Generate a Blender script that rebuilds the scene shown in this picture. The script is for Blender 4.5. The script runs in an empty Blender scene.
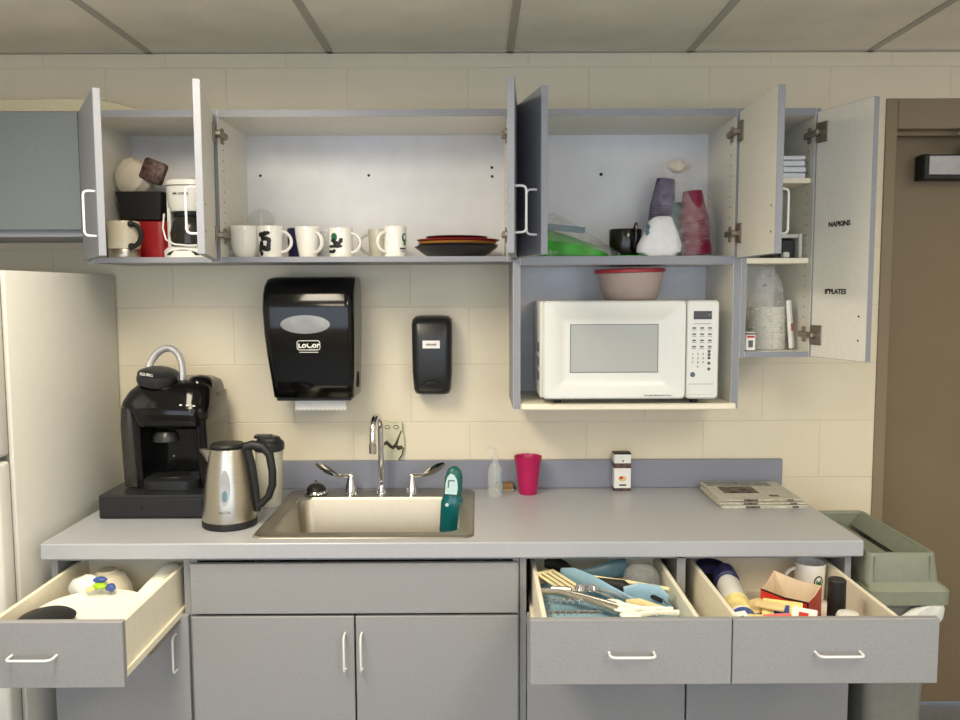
import bpy, bmesh, math, random
from mathutils import Vector, Matrix, noise
random.seed(7)
PI = math.pi
SC = bpy.context.scene
COL = SC.collection
FLOOR, CEIL, CAM_Z, CT = 0.0, 2.365, 1.564, 0.864      # counter top height CT

# ------------------------------------------------------------------ materials
def lin(c):
    def f(v):
        v /= 255.0
        return v / 12.92 if v <= 0.04045 else ((v + 0.055) / 1.055) ** 2.4
    return (f(c[0]), f(c[1]), f(c[2]), 1.0)

def mat(name, col, rough=0.5, metal=0.0, var=0.06, scale=40.0, bump=0.0, bscale=200.0,
        alpha=1.0, trans=0.0, coat=0.0, ior=1.45, emis=None, estr=0.0, stretch=None, spec=0.5):
    m = bpy.data.materials.new(name); m.use_nodes = True
    nt = m.node_tree; b = nt.nodes['Principled BSDF']
    tc = nt.nodes.new('ShaderNodeTexCoord'); mp = nt.nodes.new('ShaderNodeMapping')
    if stretch: mp.inputs['Scale'].default_value = stretch
    nt.links.new(tc.outputs['Object'], mp.inputs['Vector'])
    n = nt.nodes.new('ShaderNodeTexNoise'); n.inputs['Scale'].default_value = scale
    n.inputs['Detail'].default_value = 4
    nt.links.new(mp.outputs['Vector'], n.inputs['Vector'])
    r = nt.nodes.new('ShaderNodeValToRGB')
    c = lin(col)
    r.color_ramp.elements[0].position = 0.3; r.color_ramp.elements[1].position = 0.7
    r.color_ramp.elements[0].color = tuple(v * (1 - var) for v in c[:3]) + (1,)
    r.color_ramp.elements[1].color = tuple(min(1, v * (1 + var)) for v in c[:3]) + (1,)
    nt.links.new(n.outputs['Fac'], r.inputs['Fac'])
    nt.links.new(r.outputs['Color'], b.inputs['Base Color'])
    b.inputs['Roughness'].default_value = rough; b.inputs['Metallic'].default_value = metal
    b.inputs['Alpha'].default_value = alpha
    b.inputs['Transmission Weight'].default_value = trans
    b.inputs['Coat Weight'].default_value = coat
    b.inputs['IOR'].default_value = ior
    b.inputs['Specular IOR Level'].default_value = spec
    if emis:
        b.inputs['Emission Color'].default_value = lin(emis); b.inputs['Emission Strength'].default_value = estr
    if bump:
        n2 = nt.nodes.new('ShaderNodeTexNoise'); n2.inputs['Scale'].default_value = bscale
        n2.inputs['Detail'].default_value = 3
        nt.links.new(mp.outputs['Vector'], n2.inputs['Vector'])
        bp = nt.nodes.new('ShaderNodeBump'); bp.inputs['Strength'].default_value = bump
        bp.inputs['Distance'].default_value = 0.002
        nt.links.new(n2.outputs['Fac'], bp.inputs['Height']); nt.links.new(bp.outputs['Normal'], b.inputs['Normal'])
    return m

def film(name, col, opacity=0.25, rough=0.15):
    """thin clear plastic film: transparent mixed with a glossy skin, crumpled"""
    m = bpy.data.materials.new(name); m.use_nodes = True
    nt = m.node_tree; nt.nodes.clear()
    out = nt.nodes.new('ShaderNodeOutputMaterial'); mix = nt.nodes.new('ShaderNodeMixShader')
    tr = nt.nodes.new('ShaderNodeBsdfTransparent'); p = nt.nodes.new('ShaderNodeBsdfPrincipled')
    p.inputs['Base Color'].default_value = lin(col); p.inputs['Roughness'].default_value = rough
    n = nt.nodes.new('ShaderNodeTexNoise'); n.inputs['Scale'].default_value = 45
    tc = nt.nodes.new('ShaderNodeTexCoord'); nt.links.new(tc.outputs['Object'], n.inputs['Vector'])
    mr = nt.nodes.new('ShaderNodeMapRange')
    mr.inputs['From Min'].default_value = 0.35; mr.inputs['From Max'].default_value = 0.7
    mr.inputs['To Min'].default_value = opacity * 0.5; mr.inputs['To Max'].default_value = min(1, opacity * 1.7)
    nt.links.new(n.outputs['Fac'], mr.inputs['Value'])
    bp = nt.nodes.new('ShaderNodeBump'); bp.inputs['Strength'].default_value = 0.8; bp.inputs['Distance'].default_value = 0.01
    nt.links.new(n.outputs['Fac'], bp.inputs['Height']); nt.links.new(bp.outputs['Normal'], p.inputs['Normal'])
    nt.links.new(mr.outputs['Result'], mix.inputs['Fac'])
    nt.links.new(tr.outputs[0], mix.inputs[1]); nt.links.new(p.outputs[0], mix.inputs[2])
    nt.links.new(mix.outputs[0], out.inputs['Surface'])
    return m

M = {}
M['lam']     = mat('grey_laminate', (146, 146, 148), 0.42, var=0.07, scale=260, bump=0.05)
M['counter'] = mat('counter_laminate', (168, 170, 176), 0.33, var=0.07, scale=420, spec=0.5)
M['lamup']   = mat('blue_grey_shaded_laminate', (138, 141, 150), 0.42, var=0.07, scale=260, bump=0.05)  # blue-grey upper laminate, its colour also darkened to carry the shade up there
M['lam_shade'] = mat('shaded_laminate', (108, 115, 120), 0.5, var=0.06, scale=260, bump=0.05)  # over-fridge doors: lack of direct light put into a darker laminate colour
M['bsplash'] = mat('backsplash_shaded', (132, 135, 148), 0.4, var=0.06, scale=420)  # counter laminate darkened, the shading of the upright strip is in the colour
M['white']   = mat('white_melamine', (230, 227, 216), 0.45, var=0.03, scale=60)
M['backing'] = mat('cabinet_backing', (222, 222, 226), 0.5, var=0.04, scale=12)
M['cream']   = mat('cream_drawer', (236, 229, 208), 0.45, var=0.03, scale=50)
M['handle']  = mat('white_handle', (225, 225, 225), 0.3, var=0.02)
M['steel']   = mat('brushed_steel', (190, 184, 172), 0.3, 1.0, var=0.06, scale=30, stretch=(1, 1, 14))
M['sink']    = mat('sink_steel', (168, 163, 152), 0.42, 1.0, var=0.05, scale=40, stretch=(14, 1, 1))
M['chrome']  = mat('chrome', (225, 225, 228), 0.07, 1.0, var=0.02)
M['hinge']   = mat('hinge_metal', (150, 142, 128), 0.4, 0.8, var=0.15)
M['dark']    = mat('dark_metal', (40, 38, 36), 0.5, 0.5)
M['blackg']  = mat('glossy_black', (11, 11, 12), 0.13, var=0.1, coat=0.1, spec=0.4)
M['blackm']  = mat('matt_black', (26, 26, 27), 0.5, var=0.1)
M['blacks']  = mat('satin_black', (34, 35, 38), 0.32, var=0.08)
M['fridge']  = mat('fridge_enamel', (208, 208, 202), 0.35, var=0.02, scale=20, bump=0.08, bscale=260)
M['gasket']  = mat('grey_gasket', (120, 118, 112), 0.6)
M['mw']      = mat('microwave_white', (218, 219, 214), 0.25, var=0.01)
M['mwwin']   = mat('microwave_window', (166, 168, 163), 0.25, var=0.08, scale=700)
M['mwgrey']  = mat('microwave_print', (90, 92, 96), 0.5)
M['display'] = mat('brown_display', (50, 34, 18), 0.15)
M['ceramic'] = mat('white_ceramic', (228, 227, 222), 0.13, var=0.02, coat=0.3)
M['cream_cer'] = mat('cream_ceramic', (222, 214, 192), 0.15, var=0.03)
M['green']   = mat('green_print', (28, 98, 62), 0.35)
M['ink']     = mat('black_ink', (12, 12, 12), 0.5)
M['navy']    = mat('navy_plastic', (32, 32, 72), 0.3)
M['redpl']   = mat('red_plate', (142, 36, 40), 0.3)
M['orpl']    = mat('mustard_plate', (190, 130, 60), 0.3)
M['dkred']   = mat('dark_red_plate', (70, 20, 28), 0.3)
M['blkpl']   = mat('black_plate', (30, 30, 38), 0.28)
M['red']     = mat('red_plastic', (150, 24, 30), 0.35)
M['redbox']  = mat('red_carton', (196, 46, 34), 0.4, var=0.12, scale=30)
M['redlid']  = mat('red_lid', (158, 44, 50), 0.35)
M['tub']     = mat('frosted_tub', (186, 168, 160), 0.4, var=0.03, alpha=0.86)
M['pink']    = mat('magenta_plastic', (172, 22, 84), 0.35, var=0.03)
M['purple']  = mat('purple_cup', (62, 48, 96), 0.4, var=0.12, scale=20)
M['maroon']  = mat('maroon_cup', (116, 20, 56), 0.4, var=0.06)
M['film']    = film('clear_film', (235, 236, 238), 0.14)
M['film3']   = film('clear_film_cloudy', (236, 237, 238), 0.2)
M['film2']   = film('clear_film_heavy', (232, 234, 236), 0.34)
M['fgreen']  = mat('green_pack', (50, 150, 34), 0.4, var=0.45, scale=14)
M['paper']   = mat('white_paper', (232, 231, 226), 0.7, var=0.03, bump=0.1)
M['napkin']  = mat('napkin_paper', (226, 228, 232), 0.8, var=0.04, bump=0.2)
M['filter']  = mat('filter_paper', (205, 196, 178), 0.8, var=0.06, bump=0.3)
M['brownpack'] = mat('brown_pack', (84, 62, 58), 0.5, var=0.9, scale=90)
M['teal']    = mat('teal_plastic', (0, 92, 98), 0.16, var=0.08, coat=0.3)
M['palecyan'] = mat('pale_cyan_plastic', (196, 222, 224), 0.25, var=0.12, scale=60)
M['tealcap'] = mat('dark_teal_cap', (24, 92, 88), 0.35, var=0.05)
M['smoked']  = mat('dark_smoked_plastic', (44, 44, 41), 0.14, var=0.3, alpha=0.86, scale=14)
M['silver']  = mat('silver_plastic', (215, 217, 222), 0.28, 0.6, var=0.08, scale=60)
M['smoke']   = mat('smoked_plastic', (112, 112, 106), 0.16, var=0.15, alpha=0.5, scale=12)
M['smokew']  = mat('grey_window', (150, 152, 154), 0.2, var=0.12, scale=18)
M['clear']   = mat('clear_plastic', (200, 204, 206), 0.06, var=0.02, alpha=0.22)
M['clearg']  = mat('clear_gel', (205, 210, 206), 0.06, var=0.04, alpha=0.28)
M['tumb']    = mat('frosted_tumbler', (188, 186, 172), 0.3, var=0.05, alpha=0.9)
M['sponge']  = mat('brown_sponge', (146, 112, 76), 0.9, var=0.2, bump=0.8, bscale=300)
M['kraft']   = mat('tan_wood', (220, 196, 142), 0.6, var=0.08, scale=30)
M['lightwood'] = mat('pale_utensil', (232, 218, 170), 0.45, var=0.04)
M['bluepl']  = mat('pale_blue_plastic', (134, 168, 186), 0.35, var=0.05)
M['tealpl']  = mat('slate_blue_plastic', (86, 116, 128), 0.35, var=0.08)
M['cartonin'] = mat('carton_inside', (226, 206, 178), 0.8, var=0.04)
M['pinkish'] = mat('pink_packet', (226, 120, 116), 0.5, var=0.1)
M['yellow']  = mat('yellow_packet', (232, 214, 140), 0.45, var=0.25, scale=30)
M['blue']    = mat('blue_packet', (58, 84, 148), 0.4, var=0.2)
M['lime']    = mat('lime_packet', (158, 200, 30), 0.4, var=0.15)
M['trash']   = mat('grey_green_bin', (126, 131, 116), 0.5, var=0.05, bump=0.05)
M['trash2']  = mat('grey_bin_body', (120, 120, 114), 0.5, var=0.05)
M['rubbish'] = mat('dark_bin_inside', (40, 42, 38), 0.8, var=0.4)
M['bag']     = mat('white_bin_bag', (214, 216, 212), 0.35, var=0.06, bump=0.6, bscale=40)
M['door']    = mat('brown_door', (122, 107, 84), 0.45, var=0.03, scale=8)
M['frame']   = mat('brown_frame', (134, 119, 96), 0.45, var=0.03, scale=8)
M['closer']  = mat('closer_grey', (150, 150, 158), 0.35, 0.5)
M['vinyl']   = mat('floor_vinyl', (118, 120, 124), 0.4, var=0.12, scale=60)
M['mat']     = mat('beige_mat', (178, 172, 146), 0.8, var=0.12, scale=160, bump=0.6, bscale=200)
M['sage']    = mat('sage_card', (205, 204, 178), 0.7, var=0.05, bump=0.4, bscale=260)
M['darkink'] = mat('dark_sage_ink', (64, 62, 44), 0.7, var=0.2)
M['foam']    = mat('white_foam', (244, 240, 226), 0.5, var=0.01)
M['lampw']   = mat('fixture_white', (235, 235, 235), 0.4)

# block wall: running-bond courses 0.2032 m high, painted over
def wall_mat():
    m = bpy.data.materials.new('painted_block'); m.use_nodes = True
    nt = m.node_tree; b = nt.nodes['Principled BSDF']
    tc = nt.nodes.new('ShaderNodeTexCoord'); sp = nt.nodes.new('ShaderNodeSeparateXYZ')
    cb = nt.nodes.new('ShaderNodeCombineXYZ')
    nt.links.new(tc.outputs['Object'], sp.inputs[0])
    ax = nt.nodes.new('ShaderNodeMath'); ax.operation = 'ADD'; ax.inputs[1].default_value = 0.03 + 0.4115 * 20.5
    az = nt.nodes.new('ShaderNodeMath'); az.operation = 'ADD'; az.inputs[1].default_value = -0.894 + 0.2030 * 20
    nt.links.new(sp.outputs['X'], ax.inputs[0]); nt.links.new(sp.outputs['Z'], az.inputs[0])
    nt.links.new(ax.outputs[0], cb.inputs['X']); nt.links.new(az.outputs[0], cb.inputs['Y'])
    br = nt.nodes.new('ShaderNodeTexBrick')
    br.inputs['Scale'].default_value = 1; br.inputs['Brick Width'].default_value = 0.4115
    br.inputs['Row Height'].default_value = 0.2030; br.inputs['Mortar Size'].default_value = 0.0035
    br.inputs['Mortar Smooth'].default_value = 0.7
    c = lin((223, 213, 189))
    br.inputs['Color1'].default_value = c
    br.inputs['Color2'].default_value = tuple(v * 0.975 for v in c[:3]) + (1,)
    br.inputs['Mortar'].default_value = tuple(v * 0.93 for v in c[:3]) + (1,)
    nt.links.new(cb.outputs[0], br.inputs['Vector'])
    n = nt.nodes.new('ShaderNodeTexNoise'); n.inputs['Scale'].default_value = 5; n.inputs['Detail'].default_value = 6
    nt.links.new(tc.outputs['Object'], n.inputs['Vector'])
    mr = nt.nodes.new('ShaderNodeMapRange'); mr.inputs['To Min'].default_value = 0.95; mr.inputs['To Max'].default_value = 1.05
    nt.links.new(n.outputs['Fac'], mr.inputs['Value'])
    mx = nt.nodes.new('ShaderNodeMix'); mx.data_type = 'RGBA'; mx.blend_type = 'MULTIPLY'; mx.inputs['Factor'].default_value = 1
    nt.links.new(br.outputs['Color'], mx.inputs['A']); nt.links.new(mr.outputs['Result'], mx.inputs['B'])
    nt.links.new(mx.outputs['Result'], b.inputs['Base Color'])
    n2 = nt.nodes.new('ShaderNodeTexNoise'); n2.inputs['Scale'].default_value = 130; n2.inputs['Detail'].default_value = 5
    nt.links.new(tc.outputs['Object'], n2.inputs['Vector'])
    b1 = nt.nodes.new('ShaderNodeBump'); b1.inputs['Strength'].default_value = 0.18; b1.inputs['Distance'].default_value = 0.002
    nt.links.new(n2.outputs['Fac'], b1.inputs['Height'])
    b2 = nt.nodes.new('ShaderNodeBump'); b2.invert = True; b2.inputs['Strength'].default_value = 0.4; b2.inputs['Distance'].default_value = 0.003
    nt.links.new(br.outputs['Fac'], b2.inputs['Height']); nt.links.new(b1.outputs['Normal'], b2.inputs['Normal'])
    nt.links.new(b2.outputs['Normal'], b.inputs['Normal'])
    b.inputs['Roughness'].default_value = 0.5
    return m
M['wall'] = wall_mat()

def ceiling_mat():
    m = mat('ceiling_tile', (236, 231, 216), 0.9, var=0.05, scale=6, bump=0.5, bscale=180)
    nt = m.node_tree; b = nt.nodes['Principled BSDF']
    tc = nt.nodes['Texture Coordinate']
    v = nt.nodes.new('ShaderNodeTexVoronoi'); v.inputs['Scale'].default_value = 90
    nt.links.new(tc.outputs['Object'], v.inputs['Vector'])
    r = nt.nodes.new('ShaderNodeValToRGB'); r.color_ramp.elements[0].position = 0.10; r.color_ramp.elements[1].position = 0.2
    r.color_ramp.elements[0].color = (0.8, 0.8, 0.8, 1); r.color_ramp.elements[1].color = (1, 1, 1, 1)
    nt.links.new(v.outputs['Distance'], r.inputs['Fac'])
    old = b.inputs['Base Color'].links[0].from_socket
    mx = nt.nodes.new('ShaderNodeMix'); mx.data_type = 'RGBA'; mx.blend_type = 'MULTIPLY'; mx.inputs['Factor'].default_value = 1
    nt.links.new(old, mx.inputs['A']); nt.links.new(r.outputs['Color'], mx.inputs['B'])
    nt.links.new(mx.outputs['Result'], b.inputs['Base Color'])
    return m
M['ceil'] = ceiling_mat()

# ------------------------------------------------------------------ mesh building
class MB:
    def __init__(s): s.bm = bmesh.new(); s.mats = []
    def mi(s, m):
        if m not in s.mats: s.mats.append(m)
        return s.mats.index(m)
    def merge(s, b2, m, mtx=None):
        if mtx is not None: bmesh.ops.transform(b2, matrix=mtx, verts=b2.verts)
        i = s.mi(m)
        mp = {}
        for v in b2.verts: mp[v] = s.bm.verts.new(v.co)
        for f in b2.faces:
            try: nf = s.bm.faces.new([mp[v] for v in f.verts])
            except ValueError: continue
            nf.material_index = i if f.material_index == 0 else f.material_index - 1
        b2.free(); return s
    def box(s, x0, x1, y0, y1, z0, z1, m, bev=0.0015, sides=None, mtx=None, seg=1):
        b = bmesh.new()
        r = bmesh.ops.create_cube(b, size=1)
        for v in b.verts:
            v.co = Vector(((x0 + x1) / 2 + v.co.x * (x1 - x0), (y0 + y1) / 2 + v.co.y * (y1 - y0), (z0 + z1) / 2 + v.co.z * (z1 - z0)))
        if bev:
            bev = min(bev, 0.45 * min(abs(x1 - x0), abs(y1 - y0), abs(z1 - z0)))
            bmesh.ops.bevel(b, geom=list(b.edges), offset=bev, segments=seg, affect='EDGES', profile=0.5)
        b.normal_update()
        if sides:
            ax = {'x': Vector((1, 0, 0)), 'y': Vector((0, 1, 0)), 'z': Vector((0, 0, 1))}
            for k, mm in sides.items():
                d = ax[k[1]] * (1 if k[0] == '+' else -1); ii = s.mi(mm) + 1
                for f in b.faces:
                    if f.normal.dot(d) > 0.9: f.material_index = ii
        return s.merge(b, m, mtx)
    def loft(s, rings, m, cap0=True, cap1=True, closed=True, mtx=None):
        b = bmesh.new(); vr = [[b.verts.new(Vector(p)) for p in r] for r in rings]
        n = len(rings[0])
        for a, c in zip(vr[:-1], vr[1:]):
            for i in range(n if closed else n - 1):
                j = (i + 1) % n
                try: b.faces.new((a[i], a[j], c[j], c[i]))
                except ValueError: pass
        if cap0: b.faces.new(list(reversed(vr[0])))
        if cap1: b.faces.new(vr[-1])
        return s.merge(b, m, mtx)
    def lathe(s, prof, m, c=(0, 0, 0), n=28, cap0=True, cap1=True, sx=1, sy=1, mtx=None):
        rings = [[(c[0] + r * sx * math.cos(2 * PI * i / n), c[1] + r * sy * math.sin(2 * PI * i / n), c[2] + z) for i in range(n)] for r, z in prof]
        return s.loft(rings, m, cap0, cap1, True, mtx)
    def tube(s, pts, r, m, n=10, cap=True, mtx=None, flat=1.0):
        pts = [Vector(p) for p in pts]; rings = []
        up = None
        for i, p in enumerate(pts):
            t = (pts[min(i + 1, len(pts) - 1)] - pts[max(i - 1, 0)]).normalized()
            if up is None:
                up = Vector((0, 0, 1)) if abs(t.z) < 0.9 else Vector((1, 0, 0))
                up = (up - t * up.dot(t)).normalized()
            else: up = (up - t * up.dot(t)).normalized()
            sd = t.cross(up)
            rr = r[i] if isinstance(r, (list, tuple)) else r
            rings.append([p + up * rr * math.cos(2 * PI * k / n) + sd * rr * flat * math.sin(2 * PI * k / n) for k in range(n)])
        return s.loft(rings, m, cap, cap, True, mtx)
    def prism(s, pts, z0, z1, m, mtx=None, bev=0):
        """outline in XY extruded along Z"""
        return s.loft([[(x, y, z0) for x, y in pts], [(x, y, z1) for x, y in pts]], m, mtx=mtx)
    def sphere(s, c, r, m, sc=(1, 1, 1), mtx=None, n=16):
        b = bmesh.new(); bmesh.ops.create_uvsphere(b, u_segments=n, v_segments=n // 2, radius=r)
        for v in b.verts: v.co = Vector((c[0] + v.co.x * sc[0], c[1] + v.co.y * sc[1], c[2] + v.co.z * sc[2]))
        return s.merge(b, m, mtx)
    def build(s, name, parent=None, world=True, angle=35, crumple=0, cs=20):
        bmesh.ops.recalc_face_normals(s.bm, faces=list(s.bm.faces))
        if crumple:
            for v in s.bm.verts:
                d = noise.noise_vector(v.co * cs); v.co += d * crumple
        off = Vector((0, 0, 0)); p = parent
        if world:
            while p is not None: off += p.location; p = p.parent
        for v in s.bm.verts: v.co -= off
        me = bpy.data.meshes.new(name); s.bm.to_mesh(me); s.bm.free()
        for mm in s.mats: me.materials.append(mm)
        for p in me.polygons: p.use_smooth = True
        me.set_sharp_from_angle(angle=math.radians(angle))
        o = bpy.data.objects.new(name, me); COL.objects.link(o)
        if parent: o.parent = parent
        return o

def tag(o, label=None, cat=None, group=None, kind=None):
    if label: o['label'] = label
    if cat: o['category'] = cat
    if group: o['group'] = group
    if kind: o['kind'] = kind
    return o
def thing(name, label, cat, loc=(0, 0, 0), rz=0, group=None):
    o = bpy.data.objects.new(name, None); COL.objects.link(o)
    o.location = loc; o.rotation_euler = (0, 0, rz); o.empty_display_size = 0.05
    return tag(o, label, cat, group)
def struct(o): o['kind'] = 'structure'; return o
def copy_tree(o, parent=None):
    c = o.copy(); COL.objects.link(c)
    if parent: c.parent = parent
    for ch in [x for x in COL.objects if x.parent == o]: copy_tree(ch, c)
    return c
def B(x0, x1, y0, y1, z0, z1, m, name, parent=None, world=True, **k):
    return MB().box(x0, x1, y0, y1, z0, z1, m, **k).build(name, parent, world)

def rrect(x0, x1, y0, y1, r, z, n=6):
    pts = []
    for cx, cy, a0 in ((x1 - r, y1 - r, 0), (x0 + r, y1 - r, 90), (x0 + r, y0 + r, 180), (x1 - r, y0 + r, 270)):
        for k in range(n + 1):
            a = math.radians(a0 + 90 * k / n); pts.append((cx + r * math.cos(a), cy + r * math.sin(a), z))
    return pts
def rrect_xz(x0, x1, z0, z1, r, y, n=5): return [(p[0], y, p[1]) for p in rrect(x0, x1, z0, z1, r, 0, n)]

def lettering(body, size, loc, m, parent, name='lettering', rot=(PI / 2, 0, 0), ext=0.0004, world=True, sx=1.0, bold=0.0):
    cu = bpy.data.curves.new(name, 'FONT'); cu.body = body; cu.size = size; cu.extrude = ext
    cu.align_x = 'CENTER'; cu.align_y = 'CENTER'; cu.offset = bold; cu.resolution_u = 3
    t = bpy.data.objects.new(name, cu); COL.objects.link(t)
    dg = bpy.context.evaluated_depsgraph_get(); dg.update()
    me = bpy.data.meshes.new_from_object(t.evaluated_get(dg))
    bpy.data.objects.remove(t); bpy.data.curves.remove(cu)
    from mathutils import Euler
    mt = Matrix.Translation(Vector(loc)) @ Euler(rot).to_matrix().to_4x4() @ Matrix.Diagonal((sx, 1, 1, 1))
    me.transform(mt)
    if world:
        off = Vector((0, 0, 0)); p = parent
        while p is not None: off += p.location; p = p.parent
        me.transform(Matrix.Translation(-off))
    me.materials.clear(); me.materials.append(m)
    o = bpy.data.objects.new(name, me); COL.objects.link(o); o.parent = parent
    return o

# ------------------------------------------------------------------ room shell
RX0, RX1, RY0 = -3.0, 3.2, -5.0
DX0, DX1, DZ = 1.438, 2.36, 2.105            # door opening in the block wall
def wall_seg(mb, x0, x1, z0, z1): mb.box(x0, x1, 0, 0.16, z0, z1, M['wall'], bev=0)
w = MB()
FX0, FZ = 1.396, 2.207
wall_seg(w, RX0, FX0, 0, CEIL); wall_seg(w, FX0, DX1 + 0.042, FZ, CEIL); wall_seg(w, DX1 + 0.042, RX1, 0, CEIL)
struct(w.build('wall_back'))
for nm, a in (('wall_left', (RX0 - 0.1, RX0, RY0, 0.16)), ('wall_right', (RX1, RX1 + 0.1, RY0, 0.16))):
    struct(B(*a, 0, CEIL, M['wall'], nm, bev=0))
# rear wall with an unseen window, widened for ambient fill (behind the photographer)
w = MB()
WX0, WX1, WZ0, WZ1 = -2.6, 2.8, 0.5, 2.22
w.box(RX0, WX0, RY0 - 0.1, RY0, 0, CEIL, M['wall'], bev=0); w.box(WX1, RX1, RY0 - 0.1, RY0, 0, CEIL, M['wall'], bev=0)
w.box(WX0, WX1, RY0 - 0.1, RY0, 0, WZ0, M['wall'], bev=0); w.box(WX0, WX1, RY0 - 0.1, RY0, WZ1, CEIL, M['wall'], bev=0)
struct(w.build('wall_rear'))
w = MB()
for x in (WX0 + 0.02, (WX0 + WX1) / 2, WX1 - 0.02): w.box(x - 0.02, x + 0.02, RY0 - 0.08, RY0 - 0.03, WZ0, WZ1, M['frame'])
for z in (WZ0 + 0.02, WZ1 - 0.02): w.box(WX0, WX1, RY0 - 0.08, RY0 - 0.03, z - 0.02, z + 0.02, M['frame'])
struct(w.build('fill_window_1'))
struct(B(RX0 - 0.1, RX1 + 0.1, RY0 - 0.1, 0.3, -0.06, 0, M['vinyl'], 'floor', bev=0))
struct(B(RX0 - 0.1, RX1 + 0.1, RY0 - 0.1, 0.3, CEIL, CEIL + 0.04, M['ceil'], 'ceiling', bev=0))
M['tbar'] = mat('t_bar', (176, 172, 160), 0.5, var=0.03)
tb = MB()
xs = [0.112 + 0.61 * k for k in range(-5, 6)]
for x in xs: tb.box(x - 0.012, x + 0.012, RY0, 0, CEIL - 0.004, CEIL + 0.002, M['tbar'], bev=0)
for y in (-0.95, -2.17, -3.39, -4.61): tb.box(RX0, RX1, y - 0.012, y + 0.012, CEIL - 0.0035, CEIL + 0.002, M['tbar'], bev=0)
tb.box(RX0, RX1, -0.02, 0, CEIL - 0.004, CEIL + 0.002, M['tbar'], bev=0)
struct(tb.build('trim_1'))

# door in the back wall, set back in a pressed-steel frame
f = MB()
f.box(FX0, DX0, -0.004, 0.16, 0, FZ, M['frame'], bev=0.003); f.box(DX1, DX1 + 0.042, -0.004, 0.16, 0, FZ, M['frame'], bev=0.003)
f.box(DX0, DX1, -0.004, 0.16, DZ, FZ, M['frame'], bev=0.003)
f.box(DX0, DX1, 0.045, 0.08, DZ - 0.014, DZ + 0.001, M['frame'], bev=0.001)
struct(f.build('trim_2'))
dr = struct(B(DX0 + 0.003, DX1 - 0.003, 0.10, 0.145, 0.012, DZ - 0.004, M['door'], 'door_1'))
dr.location = (0, 0, 0)
cl = MB(); cl.box(1.545, 1.87, 0.035, 0.10, 1.935, 2.005, M['closer'], bev=0.004); cl.box(1.532, 1.553, 0.033, 0.099, 1.928, 2.008, M['blackm'], bev=0.004)
cl.box(1.532, 1.872, 0.034, 0.1, 1.922, 1.935, M['blackm'], bev=0.003)
cl.lathe([(0.022, 0), (0.022, 0.025), (0.014, 0.028), (0.014, 0.045)], M['closer'], (1.70, 0.06, 2.004))
cl.tube([(1.70, 0.06, 2.04), (1.66, 0.02, 2.055), (1.62, -0.02, 2.07)], 0.007, M['closer'])
cl.tube([(1.62, -0.02, 2.07), (1.80, 0.02, 2.12), (1.85, 0.03, 2.13)], 0.007, M['closer'])
cl.box(1.55, 1.86, 0.088, 0.102, 1.935, 2.015, M['blackm'], bev=0.001)
bmesh.ops.translate(cl.bm, verts=cl.bm.verts, vec=(0.022, 0, 0.018)); cl.build('door_closer', dr)
k = MB(); k.tube([(2.30, 0.1, 0.98), (2.30, 0.04, 0.98)], 0.012, M['chrome']); k.tube([(2.30, 0.045, 0.98), (2.20, 0.045, 0.98)], 0.010, M['chrome'])
k.build('door_handle', dr)
# cove base
w = MB(); w.box(1.05, FX0 - 0.001, -0.006, 0, 0, 0.10, M['blackm'], bev=0.001)
struct(w.build('baseboard_back'))

# ------------------------------------------------------------------ ceiling lights (fluorescent troffers in the grid)
M['tubelight'] = mat('lit_diffuser', (255, 250, 240), 0.4, emis=(255, 232, 196), estr=1.0)
LIGHTS = [(-0.803, -1.56, 1.0), (1.027, -2.78, 1.0), (-0.803, -4.0, 0.8), (2.247, -1.56, 0.35)]
EM, WATT = 6.0, 30.0
def ceiling_light(x, y, s, i):
    t = thing('ceiling_light', ['ceiling light nearest the refrigerator, over the counter end', 'ceiling light in the middle of the room',
              'ceiling light in the rear left of the room', 'ceiling light near the right wall'][i], 'ceiling light', (x, y, CEIL))
    fr = MB()
    fr.box(x - 0.29, x + 0.29, y - 0.6, y - 0.57, CEIL - 0.012, CEIL - 0.0005, M['lampw']); fr.box(x - 0.29, x + 0.29, y + 0.57, y + 0.6, CEIL - 0.012, CEIL - 0.0005, M['lampw'])
    fr.box(x - 0.29, x - 0.265, y - 0.57, y + 0.57, CEIL - 0.012, CEIL - 0.0005, M['lampw']); fr.box(x + 0.265, x + 0.29, y - 0.57, y + 0.57, CEIL - 0.012, CEIL - 0.0005, M['lampw'])
    fr.build('frame', t)
    m = M['tubelight'].copy(); m.node_tree.nodes['Principled BSDF'].inputs['Emission Strength'].default_value = EM * s
    B(x - 0.264, x + 0.264, y - 0.569, y + 0.569, CEIL - 0.008, CEIL - 0.001, m, 'diffuser', t, bev=0)
    ld_ = bpy.data.lights.new('tube_lamp', 'AREA'); ld_.shape = 'RECTANGLE'; ld_.size = 0.52; ld_.size_y = 1.13
    ld_.energy = WATT * s; ld_.color = (1.0, 0.91, 0.74); ld_.spread = math.radians(172)
    lo = bpy.data.objects.new('tube_lamp', ld_); COL.objects.link(lo); lo.parent = t; lo.location = (0, 0, -0.012)
for i, (x, y, s) in enumerate(LIGHTS): ceiling_light(x, y, s, i)

# ------------------------------------------------------------------ cabinets
def pull_mb(L=0.1, vertical=True, out=0.03, r=0.0032, y0=-0.018):
    """bow handle in door space, centred at origin, standing off the face y0 toward -Y"""
    mb = MB(); pts = []
    h = L / 2
    prof = [(-h, 0), (-h, -out * 0.6)] + [(-h + 0.011 * (1 - math.cos(a)), -out * 0.6 - 0.4 * out * math.sin(a)) for a in (0.5, 1.0, 1.57)]
    prof += [(-q[0], q[1]) for q in reversed(prof)]
    for s_, d in prof:
        pts.append((0, y0 + d, s_) if vertical else (s_, y0 + d, 0))
    mb.tube(pts, r, M['handle'], n=8)
    return mb

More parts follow.
